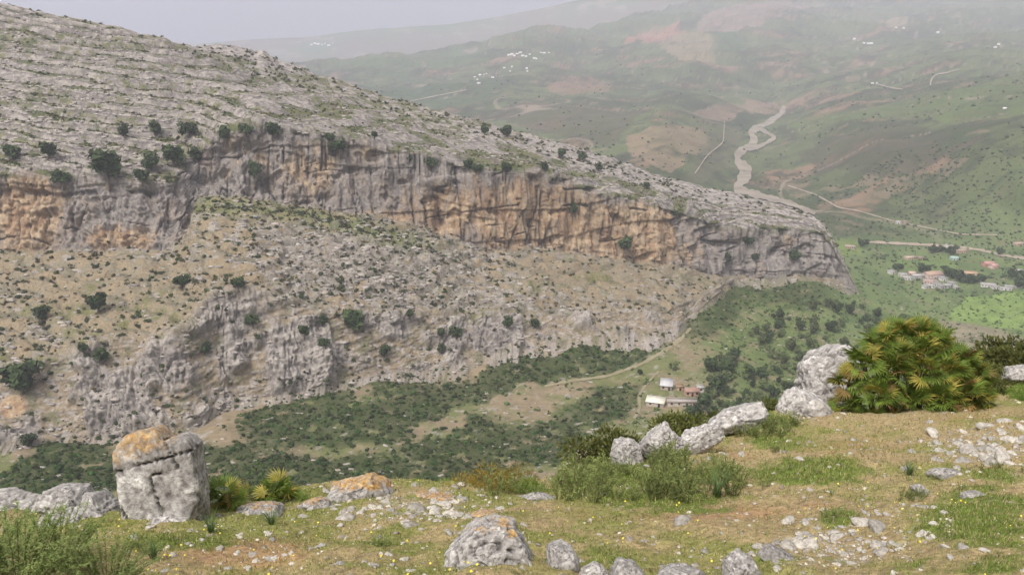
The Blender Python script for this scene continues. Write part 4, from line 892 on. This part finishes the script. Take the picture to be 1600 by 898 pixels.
RK = [('front_rock', [(684, 862), (700, 838), (730, 822), (770, 814), (815, 820), (842, 838), (854, 870), (852, 912), (700, 912), (688, 885)], 3.2, .20, 'large rough grey limestone rock at the bottom centre', dict(sub=5, rough=1.1, p=3.4, lichen=.08)),
      ('flat_stone', [(850, 862), (862, 842), (875, 838), (893, 855), (907, 877), (905, 912), (852, 912)], 3.15, .07, 'smooth pale pointed stone leaning right of the large front rock', dict(rough=.3, p=3.4, white=0, tone=1.05)),
      ('stone', [(903, 893), (930, 879), (950, 892), (955, 918), (903, 918)], 3.05, .08, 'small pale stone right of the smooth pointed stone at the bottom edge', dict(rough=.5, tone=1.25, white=.2)),
      ('stone', [(948, 890), (968, 873), (990, 877), (1010, 897), (1007, 918), (950, 918)], 3.05, .09, 'brownish angular stone at the bottom edge, right of the small pale one', dict(rough=.5, tone=.9, p=3.4, white=0)),
      ('stone', [(1008, 900), (1050, 887), (1090, 885), (1114, 898), (1110, 920), (1010, 920)], 3.05, .12, 'broad low stone at the bottom edge below the yellow flowers', dict(rough=.6, white=.2)),
      ('stone', [(1126, 893), (1134, 867), (1155, 861), (1175, 871), (1192, 902), (1187, 920), (1128, 920)], 3.1, .10, 'ribbed light grey stone at the bottom edge, left of the dark slab', dict(rough=1.0, white=.8)),
      ('slab', [(1181, 861), (1195, 848), (1215, 851), (1246, 872), (1254, 895), (1228, 899), (1195, 882)], 3.35, .08, 'dark grey slab lying beside the ribbed stone at the bottom', dict(rough=.45, tone=.78, white=0)),
      ('stone', [(1422, 758), (1436, 753), (1447, 764), (1452, 779), (1438, 779), (1427, 769)], 5.45, .07, 'small upright grey stone on the right-hand turf', dict(sub=3, white=.2)),
      ('stone', [(1495, 778), (1510, 769), (1530, 767), (1548, 777), (1541, 786), (1505, 787)], 5.2, .09, 'rounded light grey stone alone on the right-hand turf', dict(sub=3, white=.2)),
      ('stone', [(1320, 790), (1335, 785), (1353, 800), (1366, 814), (1345, 818)], 4.75, .08, 'wedge-shaped grey stone beside the round green tuft', dict(sub=3)),
      ('stone', [(1333, 820), (1352, 812), (1372, 818), (1364, 831), (1340, 832)], 4.6, .07, 'cream stone just below the wedge-shaped grey stone', dict(sub=3, tone=1.2, white=.2)),
      ('slab', [(1446, 742), (1465, 732), (1500, 734), (1504, 748), (1462, 752)], 5.95, .12, 'flat grey slab at the lower edge of the stony patch on the right', dict(sub=3)),
      ('stone', [(486, 857), (500, 849), (518, 855), (516, 867), (490, 868)], 3.95, .05, 'lone white stone on the bare red earth, lower left', dict(sub=3, tone=1.35, rough=.5)),
      ('stone', [(512, 888), (528, 876), (546, 882), (542, 899), (516, 901)], 3.4, .05, 'grey-white stone near the bottom edge, below the lone white stone', dict(sub=3)),
      ('outcrop', [(-40, 775), (20, 762), (60, 764), (78, 790), (62, 840), (-40, 850)], 6.5, .35, 'rough grey outcrop at the far left edge above the feathery bush', dict(rough=1.2)),
      ('outcrop', [(58, 775), (95, 753), (125, 755), (138, 785), (128, 830), (68, 830)], 6.4, .30, 'humped grey outcrop between the left edge and the cracked boulder', dict(rough=1.2)),
      ('outcrop', [(120, 775), (150, 768), (172, 790), (200, 815), (196, 845), (130, 845)], 6.2, .28, 'sloping grey outcrop touching the left side of the cracked boulder', dict(rough=1.1)),
      ('outcrop', [(45, 815), (110, 790), (150, 805), (178, 845), (70, 865)], 5.8, .22, 'low pale outcrop behind the feathery bush', dict(rough=1.1)),
      ('rock', [(196, 832), (240, 807), (280, 811), (316, 829), (300, 850), (240, 864), (205, 852)], 5.55, .20, 'low pale rock at the foot of the cracked boulder', dict(rough=.9, tone=1.15, white=.8)),
      ('rock', [(498, 778), (510, 757), (545, 750), (580, 741), (605, 748), (622, 767), (612, 792), (520, 796)], 6.9, .30, 'rim rock covered in bright orange lichen', dict(rough=1.1, lichen=.42)),
      ('rock', [(358, 803), (380, 790), (420, 785), (452, 792), (445, 812), (375, 818)], 6.25, .20, 'low pinkish rim rock right of the dark palm tufts', dict(rough=1.0, lichen=.16)),
      ('rock', [(452, 800), (480, 779), (510, 776), (522, 797), (470, 812)], 6.5, .2, 'pale rim rock left of the orange lichen rock', dict(rough=1.0, lichen=.2)),
      ('rock', [(616, 776), (660, 768), (700, 774), (738, 780), (724, 795), (640, 796)], 6.75, .2, 'low rim rock streaked with orange lichen', dict(rough=1.0, lichen=.35)),
      ('rock', [(730, 806), (752, 797), (790, 800), (786, 815), (740, 818)], 4.9, .12, 'knobbly low rock just above the large front rock', dict(rough=1.1, lichen=.35)),
      ('rock', [(798, 780), (840, 770), (872, 776), (862, 788), (810, 790)], 6.6, .15, 'low rock at the foot of the weeds', dict(rough=1.0)),
      ('rock', [(954, 708), (960, 690), (975, 683), (992, 688), (1002, 700), (1002, 700), (1004, 726), (954, 726)], 8.3, .25, 'rounded grey rock, leftmost of the outcrop behind the weeds', dict(rough=1.0, tone=1.05)),
      ('rock', [(996, 700), (1008, 676), (1028, 660), (1042, 662), (1055, 680), (1072, 688), (1084, 706), (1055, 722), (1003, 722)], 8.5, .35, 'tallest grey rock of the outcrop behind the weeds', dict(rough=1.2, tone=1.05, sub=5)),
      ('rock', [(1036, 702), (1075, 674), (1115, 660), (1145, 663), (1130, 686), (1094, 712), (1056, 718)], 8.8, .25, 'long sloping white rock at the right of the outcrop', dict(rough=.9, tone=1.25, white=.8)),
      ('slab', [(1100, 668), (1136, 638), (1187, 624), (1206, 646), (1196, 664), (1150, 674), (1106, 680)], 10.0, .3, 'pale slab tilted up beside the long grass', dict(rough=.7, tone=1.1, white=.6)),
      ('standing_rock', [(1246, 622), (1252, 575), (1268, 542), (1300, 528), (1332, 530), (1336, 580), (1322, 675), (1280, 690), (1252, 675)], 11.9, .34, 'upright white-grey rock leaning against the fan palm', dict(rough=.8, p=7, tone=1.02, sub=5, white=.6, cuts=14)),
      ('rock', [(1206, 664), (1222, 622), (1246, 604), (1280, 606), (1302, 640), (1300, 674), (1236, 676)], 10.7, .3, 'jagged pale rock at the foot of the upright rock', dict(rough=1.2, tone=1.12, white=.7)),
      ('rock', [(1556, 588), (1585, 573), (1625, 570), (1645, 592), (1600, 606)], 14.5, .5, 'pale rock on the slope at the right edge behind the palm', dict(rough=.9, tone=1.1))]
for nm, ol, Y, dpt, lb, kw in RK: rock(ol, Y, dpt, lb, nm, **kw)
# loose stones
def stone_lib(seed, sub):
    rs = np.random.RandomState(seed); V, F = ICO_V.copy(), ICO_F.copy()
    for _ in range(sub):
        mid = {}; nv = list(V); nf = []
        def m_(a, b):
            k = (min(a, b), max(a, b))
            if k not in mid: q = V[a] + V[b]; nv.append(q / np.linalg.norm(q)); mid[k] = len(nv) - 1
            return mid[k]
        for a, b, c in F: ab, bc, ca = m_(a, b), m_(b, c), m_(c, a); nf += [(a, ab, ca), (b, bc, ab), (c, ca, bc), (ab, bc, ca)]
        V, F = np.array(nv), np.array(nf)
    r = np.full(len(V), 9.0)
    for k in range(9):
        nn = rs.normal(size=3); nn /= np.linalg.norm(nn); dd = .62 + .35 * rs.rand(); dt = V @ nn; r = np.where(dt > .05, np.minimum(r, dd / np.maximum(dt, .05)), r)
    V = V * np.minimum(r, 1.25)[:, None] * (1 + .05 * rs.normal(size=(len(V), 1))); V = V * np.array([1.15, .85, .5])
    return V, F
M_stone = mat_plain('loose_stone', (.27, .25, .22), (.45, .42, .37), 2.2, bump=.5, rnd=.3)
ST_L = [stone_lib(i, 2) for i in range(6)]; ST_S = [stone_lib(30 + i, 0) for i in range(6)]
wst = visA * (.22 + 1.3 * sstep(.2, .8, bs_ + gA2 * .4) + .4 * sstep(.1, .5, gA1)) * (1 - .75 * gw)
sp = scatter(PA, PXa, PYa, wst, 3200); ssz = .005 + .022 * NR.rand(len(sp)) ** 4.5; spx, spy = to_px(sp)
ssz = ssz * np.clip(sp[:, 1] / 4.2, .8, 1.9)
spt = scatter(PA, PXa, PYa, visA * (np.exp(-(((PXa - 1540) / 85) ** 2 + ((PYa - 702) / 28) ** 2)) + .8 * np.exp(-(((PXa - 1310) / 110) ** 2 + ((PYa - 850) / 32) ** 2)) + .35 * np.exp(-(((PXa - 640) / 120) ** 2 + ((PYa - 800) / 24) ** 2))), 170)
sp = np.concatenate([sp, spt]); ssz = np.concatenate([ssz, (.014 + .055 * NR.rand(170) ** 2.4) * np.clip(spt[:, 1] / 5., .6, 1.6)])
o_ = np.argsort(-ssz / sp[:, 1]); mes = [mesh_np('stone', v, f_, M_stone) for v, f_ in ST_L]
for i in o_[:300]:
    o = link('loose_stone', mes[R.randrange(6)]); o.location = sp[i] + np.array([0, 0, ssz[i] * .02]); s = float(ssz[i]); o.scale = (s, s, s); o.rotation_euler = (R.uniform(-.3, .3), R.uniform(-.3, .3), R.uniform(0, 6.28))
    tag(o, 'small pale stone, one of many strewn over the near grassy slope', 'stone', 'loose stones on the near slope')
V, F, own = place_many(ST_S, sp[o_[300:]], ssz[o_[300:]])
tag(link('pebbles', mesh_np('pebbles', V, F, M_rock, vary((.46, .42, .36), len(o_) - 300, .35, .05)[own])), kind='stuff')

# ------------------------------------------------------------------ grass and flowers
def blades(pos, h, w, col, lean=.5):
    n = len(pos); an = NR.rand(n) * 2 * PI; side = np.stack([np.cos(an), np.sin(an), np.zeros(n)], 1); ld = NR.rand(n) * 2 * PI; ln = np.stack([np.cos(ld), np.sin(ld), np.zeros(n)], 1) * (lean * (.3 + NR.rand(n)))[:, None]
    h = h[:, None]; w = w[:, None]; top = pos + (ln + np.array([0, 0, 1.0])) * h; mid = pos + (ln * .35 + np.array([0, 0, .6])) * h
    V = np.stack([pos - side * w - np.array([0, 0, .01]), pos + side * w - np.array([0, 0, .01]), mid + side * w * .7, mid - side * w * .7, top], 1).reshape(-1, 3)
    b = np.arange(n) * 5; F = np.concatenate([np.stack([b, b + 1, b + 2], 1), np.stack([b, b + 2, b + 3], 1), np.stack([b + 3, b + 2, b + 4], 1)])
    return V, F, np.repeat(col, 5, 0)
M_grass = mat_vcol('grass_blade', 8., .25, 0, 0, detail=2, spec=.15)
gpos = scatter(PA, PXa, PYa, visA * (.22 + .25 * sstep(.0, .4, gA1 + gA2) + .8 * gw) * (1 - .6 * sstep(.3, .9, bs_)) * (1 - .55 * sstep(.4, .9, bo_)), 76000)
ngr = len(gpos); gdep = gpos[:, 1]; k = NR.rand(ngr); dry = NR.rand(ngr) < .30
gc = vary((.155, .205, .042), ngr, .4, .12); gc[dry] = vary((.36, .30, .16), int(dry.sum()), .3, .08)
V, F, c_ = blades(gpos, (.008 + .024 * k ** 3) * np.clip(gdep / 5, .8, 1.5), .0016 * np.clip(gdep / 3.5, .8, 2.6), gc, .9)
tag(link('turf_grass', mesh_np('turf_grass', V, F, M_grass, c_)), kind='stuff')
fp = scatter(PA, PXa, PYa, visA * (PYa > 740) * (.1 + sstep(.1, .5, fbm(PA, 1.6, 2, .5, 211, sz=0))), 130)
nf_ = len(fp); V = []; F = []
for i in range(nf_):
    r = .0045 * R.uniform(.7, 1.3) * max(1, fp[i][1] / 4.5); c = fp[i] + np.array([R.uniform(-.01, .01), 0, R.uniform(.02, .05)]); b = len(V); V.append(c + np.array([0, 0, -.002]))
    for q_ in range(6): a_ = q_ * PI / 3; V.append(c + np.array([math.cos(a_) * r, math.sin(a_) * r * .8 - r * .3, math.sin(a_) * r * .6 + (.3 * r if q_ % 2 else 0)]))
    F += [(b, b + 1 + q_, b + 1 + (q_ + 1) % 6) for q_ in range(6)]
M_flower = mat_plain('yellow_petal', (.62, .50, .04), (.72, .62, .10), 40.)
tag(link('yellow_flowers', mesh_np('yellow_flowers', np.array(V), np.array(F), M_flower)), kind='stuff')

# ------------------------------------------------------------------ weeds, bushes
def thin_leaves(C, Dr, length, width, rs):
    n = len(C); Dr = Dr / (np.linalg.norm(Dr, axis=1)[:, None] + 1e-9); s = np.cross(Dr, rs.normal(size=(n, 3))); s /= np.linalg.norm(s, axis=1)[:, None] + 1e-9
    L = length * (.6 + .8 * rs.rand(n, 1))
    V = np.stack([C, C + Dr * L * .45 + s * width, C + Dr * L, C + Dr * L * .45 - s * width], 1).reshape(-1, 3)
    b = np.arange(n) * 4
    return V, np.concatenate([np.stack([b, b + 1, b + 2], 1), np.stack([b, b + 2, b + 3], 1)])
def feather(seed, stems, per, height, spread, ll, lw):
    """upright stems set with narrow leaves"""
    rs = np.random.RandomState(seed); C = []; Dr = []; st = []
    for k in range(stems):
        an = rs.rand() * 2 * PI; r0 = spread * .45 * rs.rand() ** .5; tip = np.array([math.cos(an) * spread * (.35 + .65 * rs.rand()), math.sin(an) * spread * (.35 + .65 * rs.rand()), height * (.55 + .45 * rs.rand())]); b0 = np.array([math.cos(an) * r0 * .6, math.sin(an) * r0 * .6, -.03])
        ctl = b0 * .5 + tip * .5 + np.array([0, 0, height * .18]); t = np.sort(rs.rand(per)) ** .8 * .97 + .03; t = t[:, None]
        p = (1 - t) ** 2 * b0 + 2 * t * (1 - t) * ctl + t * t * tip; tg = (ctl - b0) * (1 - t) + (tip - ctl) * t; tg /= np.linalg.norm(tg, axis=1)[:, None]
        C.append(p); Dr.append(tg * .8 + rs.normal(size=(per, 3)) * .55); tt_ = np.linspace(0, 1, 4)[:, None]; st.append(tube((1 - tt_) ** 2 * b0 + 2 * tt_ * (1 - tt_) * ctl + tt_ ** 2 * tip, [.004, .003, .0025, .001], 3))
    return join(st), thin_leaves(np.concatenate(C), np.concatenate(Dr), ll, lw, rs)
M_weed = mat_plain('weed_leaf', (.145, .195, .055), (.24, .275, .10), 9., rnd=.4, transl=.2)
M_feath = mat_plain('feathery_leaf', (.135, .19, .055), (.23, .28, .10), 7., rnd=.12, transl=.25)
M_broom = mat_plain('rusty_shrub_leaf', (.19, .15, .03), (.27, .19, .045), 6., rnd=.2, transl=.2)
M_lush = mat_plain('lush_leaf', (.10, .18, .028), (.17, .26, .045), 6., rnd=.2, transl=.2)
M_maquis = mat_plain('maquis_leaf', (.055, .07, .018), (.12, .125, .035), 5., rnd=.25, transl=.1)
M_asph = mat_plain('grey_green_blade', (.085, .14, .05), (.15, .21, .085), 8., rnd=.15, transl=.2)
M_stem = mat_plain('plant_stem', (.12, .13, .05), (.20, .17, .08), 9.)
WEED = [feather(300 + k, 12, 24, .30, .18, .040, .005) for k in range(5)]
WM = [(mesh_np('stem', *a, M_stem), mesh_np('foliage', *b, M_weed)) for a, b in WEED]
def plant(p, s, ms, name, label, cat, group=None, zs=1.0):
    e = link(name, None); e.location = p; e.scale = (s, s, s * zs); e.rotation_euler = (0, 0, R.uniform(0, 6.28)); link('stem', ms[0], e); link('foliage', ms[1], e)
    return tag(e, label, cat, group)
wz = 0
WP = [(765, 772), (800, 762), (845, 748), (870, 735), (905, 725), (940, 712), (960, 722), (1010, 722), (1060, 712), (1105, 712), (1140, 735), (1165, 765), (1140, 778), (1050, 785), (960, 785), (870, 780), (790, 784)]
while wz < 125:
    x, y = R.uniform(760, 1170), R.uniform(708, 786)
    if not in_poly(np.array(x), np.array(y), WP): continue
    p = near_at(x, y)
    if p is None or p.y > 12: continue
    plant(p, R.uniform(.5, 1.0) * (.75 + .25 * math.sin(x * .05)), WM[R.randrange(5)], 'weed_plant', 'leafy green weed in the tall thicket below the middle outcrop', 'weed', 'weeds of the thicket', R.uniform(.7, 1.1)); wz += 1
for i in range(40):
    p = near_at(R.uniform(1135, 1245), R.uniform(660, 684))
    if p and p.y < 13: plant(p, R.uniform(.4, .75), WM[R.randrange(5)], 'grass_tuft', 'green tuft in the strip between the tilted slab and jagged rock', 'grass tuft', 'tufts below the tilted slab', .8)
for i in range(46):
    x, y, sg = R.choice([(1312, 810, 16), (1260, 742, 40), (1460, 755, 30), (230, 855, 30), (1215, 702, 10), (1560, 735, 25), (1575, 850, 25), (1430, 778, 12), (600, 850, 8)])
    p = near_at(R.gauss(x, sg), R.gauss(y, sg * .3))
    if p and p.y < 12: plant(p, R.uniform(.14, .3), WM[R.randrange(5)], 'small_herb', 'small green herb growing in the near turf', 'herb', 'small herbs in the turf', .8)
FE = [feather(320 + k, 85, 90, .62, .42, .030, .0036) for k in range(2)]; FM = [(mesh_np('stem', *a, M_stem), mesh_np('foliage', *b, M_feath)) for a, b in FE]
for x, y, s, lb in [(25, 912, .9, 'feathery light green bush filling the bottom left corner'), (85, 888, .8, 'feathery light green bush, tallest of those at the lower left'), (165, 915, .62, 'feathery light green bush at the right end of the lower left thicket'), (-20, 872, .75, 'feathery light green bush cut by the left edge')]:
    p = near_at(x, y); plant(p - Vector((0, 0, .02)), s, FM[R.randrange(2)], 'feathery_bush', lb, 'bush', None, .5)
def clump(seed, n, h, spread, w):
    rs = np.random.RandomState(seed); V = []; F = []
    for k in range(n):
        an = rs.rand() * 2 * PI; sp_ = spread * (.3 + rs.rand()); hh = h * (.6 + .5 * rs.rand()); sd = np.array([-math.sin(an), math.cos(an), 0]) * w; b = len(V); o = np.array([math.cos(an), math.sin(an), 0]) * spread * .15
        for t in (0, .35, .7): q = o + np.array([math.cos(an) * sp_ * t * t, math.sin(an) * sp_ * t * t, hh * (t - .25 * t * t) / .75 - .01]); V += [q - sd * (1 - t * .6), q + sd * (1 - t * .6)]
        V.append(o + np.array([math.cos(an) * sp_, math.sin(an) * sp_, hh * .98])); F += [(b, b + 1, b + 3), (b, b + 3, b + 2), (b + 2, b + 3, b + 5), (b + 2, b + 5, b + 4), (b + 4, b + 5, b + 6)]
    return mesh_np('blades', np.array(V), np.array(F), M_asph)
CM = [clump(1, 55, .24, .16, .006), clump(2, 40, .22, .15, .006)]
for i, (x, y, s, lb) in enumerate([(1120, 775, .85, 'grey-green spiky clump at the right end of the weed thicket'), (330, 832, .6, 'spiky green clump at the right foot of the cracked boulder'), (425, 820, .5, 'spiky clump in front of the low pinkish rim rock'), (240, 872, .5, 'spiky clump below the pale rock at the boulder foot'), (1420, 742, .5, 'little spiky tuft beside the flat grey slab')]):
    p = near_at(x, y); o = link('spiky_clump', CM[i % 2]); o.location = p; o.scale = (s, s, s); o.rotation_euler = (0, 0, i); tag(o, lb, 'plant')
def leafy(seed, n, mat, leaf=.05, lw=.02, flat=.75):
    rs = np.random.RandomState(seed); st = []; C = []; O = []
    for k in range(11):
        an = k * 2.4; r = .62 * rs.rand() ** .5; c = np.array([math.cos(an) * r, math.sin(an) * r, (.3 + .45 * rs.rand()) * flat]); rr = .26 + .14 * rs.rand(); m = n // 11
        d = rs.normal(size=(m, 3)); d /= np.linalg.norm(d, axis=1)[:, None]; C.append(c + d * rr * (.5 + .55 * rs.rand(m, 1)) * np.array([1, 1, flat])); O.append(d + np.array([0, 0, .35])); st.append(tube([(0, 0, -.15), c * .5, c], [.03, .02, .008], 4))
    return mesh_np('stem', *join(st), M_bark), mesh_np('foliage', *thin_leaves(np.concatenate(C), np.concatenate(O) + rs.normal(size=(len(np.concatenate(C)), 3)) * .5, leaf, lw, rs), mat)
LF = {'broom': leafy(1, 2600, M_broom, .09, .012), 'lush': leafy(2, 2600, M_lush, .14, .010, .6), 'maquis': leafy(3, 3000, M_maquis, .09, .022), 'maquis2': leafy(4, 3000, M_maquis, .09, .022, .65)}
for x, y, Y, s, kd, lb in [(755, 782, 7.3, .36, 'broom', 'rusty yellow shrub on the rim, left of the weed thicket'), (800, 775, 7.4, .32, 'broom', 'smaller rusty shrub against the left end of the thicket'), (650, 778, 7.5, .26, 'lush', 'bright green tuft behind the lichen rocks, left of the rusty shrub'), (700, 780, 7.5, .24, 'lush', 'bright green tuft between the lichen rocks and the rusty shrub'),
                          (830, 782, 7.2, .3, 'lush', 'bright green plant at the foot of the thicket on its left'), (1070, 678, 10.5, .42, 'maquis', 'olive bush below the farm, behind the white sloping rock'), (1110, 672, 11.0, .36, 'maquis2', 'low olive bush between the white rock and the tilted slab'), (1205, 660, 11.6, .42, 'maquis', 'olive bush in the gap between tilted slab and jagged rock'),
                          (1245, 640, 12.6, .40, 'maquis2', 'olive bush behind the jagged rock'), (1548, 622, 13.0, .42, 'maquis', 'dark bush at the right foot of the fan palm'), (1590, 612, 14.4, .55, 'maquis2', 'dark bush below the pale rock at the right edge'), (1552, 604, 15.0, .5, 'maquis', 'brownish bush behind the palm on the right'),
                          (1600, 560, 17.5, .8, 'maquis2', 'dark bush at the right edge above the pale rock'), (1562, 580, 17.0, .7, 'maquis2', 'bush peeping out right of the palm top'), (1600, 625, 12.2, .3, 'lush', 'small green bush at the right edge, below the dark one'), (450, 795, 7.2, .3, 'lush', 'yellow-green tuft behind the pale rim rocks'), (950, 690, 9.4, .3, 'maquis', 'dark bush left of the rounded outcrop rock')]:
    p = Vector(at(x, y, Y)); g = on_slope(p.x, p.y)
    if p.z - g.z > .05: s = min(s + .8 * (p.z - g.z), 1.3); p.z = g.z
    e = plant(p, s, LF[kd], 'rim_bush', lb, 'bush')

# ------------------------------------------------------------------ dwarf fan palms
M_fr = [mat_plain('palm_leaf', (.095, .155, .02), (.175, .24, .04), 7., rnd=.3, rough=.6, spec=.3, transl=.2), mat_plain('yellowing_palm_leaf', (.26, .25, .04), (.38, .31, .07), 7., rnd=.25, rough=.6, spec=.3, transl=.2), mat_plain('dry_palm_leaf', (.22, .145, .05), (.32, .22, .09), 7., rnd=.3, transl=.15)]
def frond_mesh(seed, mat):
    """petiole along +X, then a pleated fan of separate leaflets"""
    rs = np.random.RandomState(seed); V = []; F = []; pl = .26
    pv, pf = tube([(0, 0, 0), (pl * .5, 0, .02), (pl, 0, .015)], [.009, .007, .006], 3); V += list(pv); F += [tuple(f_) for f_ in pf]
    m = 19
    for k in range(m):
        a = (k / (m - 1) - .5) * 3.7 + rs.normal() * .03; L = .30 * (1 - .28 * abs(k / (m - 1) - .5) * 2) * (.88 + .2 * rs.rand()); d = np.array([math.cos(a), math.sin(a), 0]); s_ = np.array([-math.sin(a), math.cos(a), 0]); o = np.array([pl, 0, .015]); dr = -.10 * rs.rand()
        w = .013; b = len(V); z = np.array([0, 0, 1.0])
        V += [o, o + d * L * .5 + s_ * w + z * (.03 + dr * .3), o + d * L * .5 - s_ * w + z * (.03 + dr * .3), o + d * L * .5 + z * (.015 + dr * .3), o + d * L + z * (dr + .01)]
        F += [(b, b + 3, b + 1), (b, b + 2, b + 3), (b + 1, b + 3, b + 4), (b + 3, b + 2, b + 4)]
    return np.array(V), np.array(F)
FRV = {(i_, k_): frond_mesh(1 + k_ + 3 * i_, None) for i_ in range(3) for k_ in range(3)}
FR = [[mesh_np('frond', *FRV[(i_, k_)], M_fr[i_]) for k_ in range(3)] for i_ in range(3)]
def fan_palm(base, crowns, nfr, label, scale=1.0, mixp=(.76, .21, .03)):
    e = link('fan_palm', None); e.location = base; tag(e, label, 'palm'); allf = []
    for cx_, cy_, cz_, s_ in crowns:
        c = np.array([cx_, cy_, cz_]) * scale
        foot_ = np.array([cx_ * .55, cy_ * .55, -.12]) * scale; pv, pf = tube([foot_, foot_ * .4 + c * .6 + np.array([0, 0, .02]), c], [.05 * scale, .045 * scale, .03 * scale], 7)
        part('stem', (pv, pf), M_bark, e)
        for k in range(nfr):
            u = R.random(); el = (1.3 - 1.7 * u ** .85); az = k * 2.39996 + R.uniform(-.25, .25)
            r = R.random(); mi = 0 if r < mixp[0] else (1 if r < mixp[0] + mixp[1] else 2)
            if u > .9 and R.random() < .6: mi = 2
            q = scale * s_ * R.uniform(.75, 1.1)
            M = Matrix.Translation(Vector(c)) @ (Matrix.Rotation(az, 4, 'Z') @ Matrix.Rotation(-el, 4, 'Y') @ Matrix.Rotation(R.uniform(-.7, .7), 4, 'X')) @ Matrix.Scale(q, 4)
            d_ = Vector((math.cos(az) * math.cos(el), math.sin(az) * math.cos(el), math.sin(el))); allf.append((-c[1] - d_.y * .5 + .4 * c[2] + .3 * d_.z, mi, R.randrange(3), M))
    allf.sort(key=lambda t: -t[0])
    for _, mi, k, M in allf[:300]:
        o = link('frond', FR[mi][k], e); o.matrix_local = M
    for mi in range(3):
        ps = []
        for _, m_, k, M in allf[300:]:
            if m_ != mi: continue
            me = FR[mi][k]; A = np.array(M); v = FRV[(mi, k)]; ps.append((v[0] @ A[:3, :3].T + A[:3, 3], v[1]))
        if ps: tag(link('inner_fronds', mesh_np('inner_fronds', *join(ps), M_fr[mi]), e), kind='stuff')
    return e
pb = Vector(at(1408, 652, 11.2)); mpp = 11.2 * 1.09 / FPX
CR = []
for x, y, dyy, s_ in [(1378, 520, 0, .74), (1410, 512, .15, .7), (1440, 512, .1, .74), (1468, 524, .1, .7), (1345, 545, -.2, .74), (1385, 550, -.35, .74), (1425, 545, -.4, .74), (1462, 550, -.35, .72), (1496, 546, -.1, .74), (1518, 570, -.1, .7), (1325, 575, -.2, .68), (1360, 582, -.5, .7), (1405, 585, -.6, .74), (1445, 582, -.6, .72), (1488, 582, -.45, .7), (1522, 596, -.25, .66), (1322, 608, -.3, .62), (1350, 618, -.55, .62), (1390, 620, -.65, .64), (1435, 618, -.65, .62), (1478, 614, -.55, .62), (1515, 618, -.3, .6), (1535, 606, .0, .6), (1400, 540, .3, .7), (1450, 538, .3, .7), (1430, 528, -.15, .7), (1395, 534, -.15, .7), (1478, 560, -.2, .7)]:
    CR.append(((x - 1424) * mpp, dyy, (640 - y) * mpp * 1.02, s_ * .98))
fan_palm(pb, CR, 30, 'big bushy fan palm on the right beside the upright rock')
fan_palm(Vector(at(345, 822, 6.35)), [(-.05, 0, .14, .5), (.12, .05, .12, .5), (.0, .12, .2, .5)], 14, 'small dark fan palm right of the cracked boulder', 1.0, (.7, .22, .08))
fan_palm(Vector(at(420, 800, 6.9)), [(-.12, 0, .12, .5), (.08, .05, .13, .55), (.2, .0, .1, .45)], 14, 'small fan palm behind the low pinkish rim rock', 1.0, (.8, .15, .05))

# ------------------------------------------------------------------ haze (closed box of even, thin air)
hv = bpy.data.materials.new('haze'); hv.use_nodes = True
ht = hv.node_tree; ht.nodes.clear()
ho = ht.nodes.new('ShaderNodeOutputMaterial'); hp = ht.nodes.new('ShaderNodeVolumePrincipled')
hp.inputs['Color'].default_value = (.82, .85, .975, 1); hp.inputs['Density'].default_value = 0.000175; hp.inputs['Anisotropy'].default_value = 0.0
ht.links.new(hp.outputs['Volume'], ho.inputs['Volume'])
hx0, hx1, hy0, hy1, hz0, hz1 = -9000, 9000, -400, 11500, -1000, 620
hV = [(x, y, z) for z in (hz0, hz1) for y in (hy0, hy1) for x in (hx0, hx1)]
hF = [(0, 2, 3, 1), (4, 5, 7, 6), (0, 1, 5, 4), (2, 6, 7, 3), (0, 4, 6, 2), (1, 3, 7, 5)]
tag(link('haze', mesh_np('haze', hV, hF, hv)), kind='stuff')
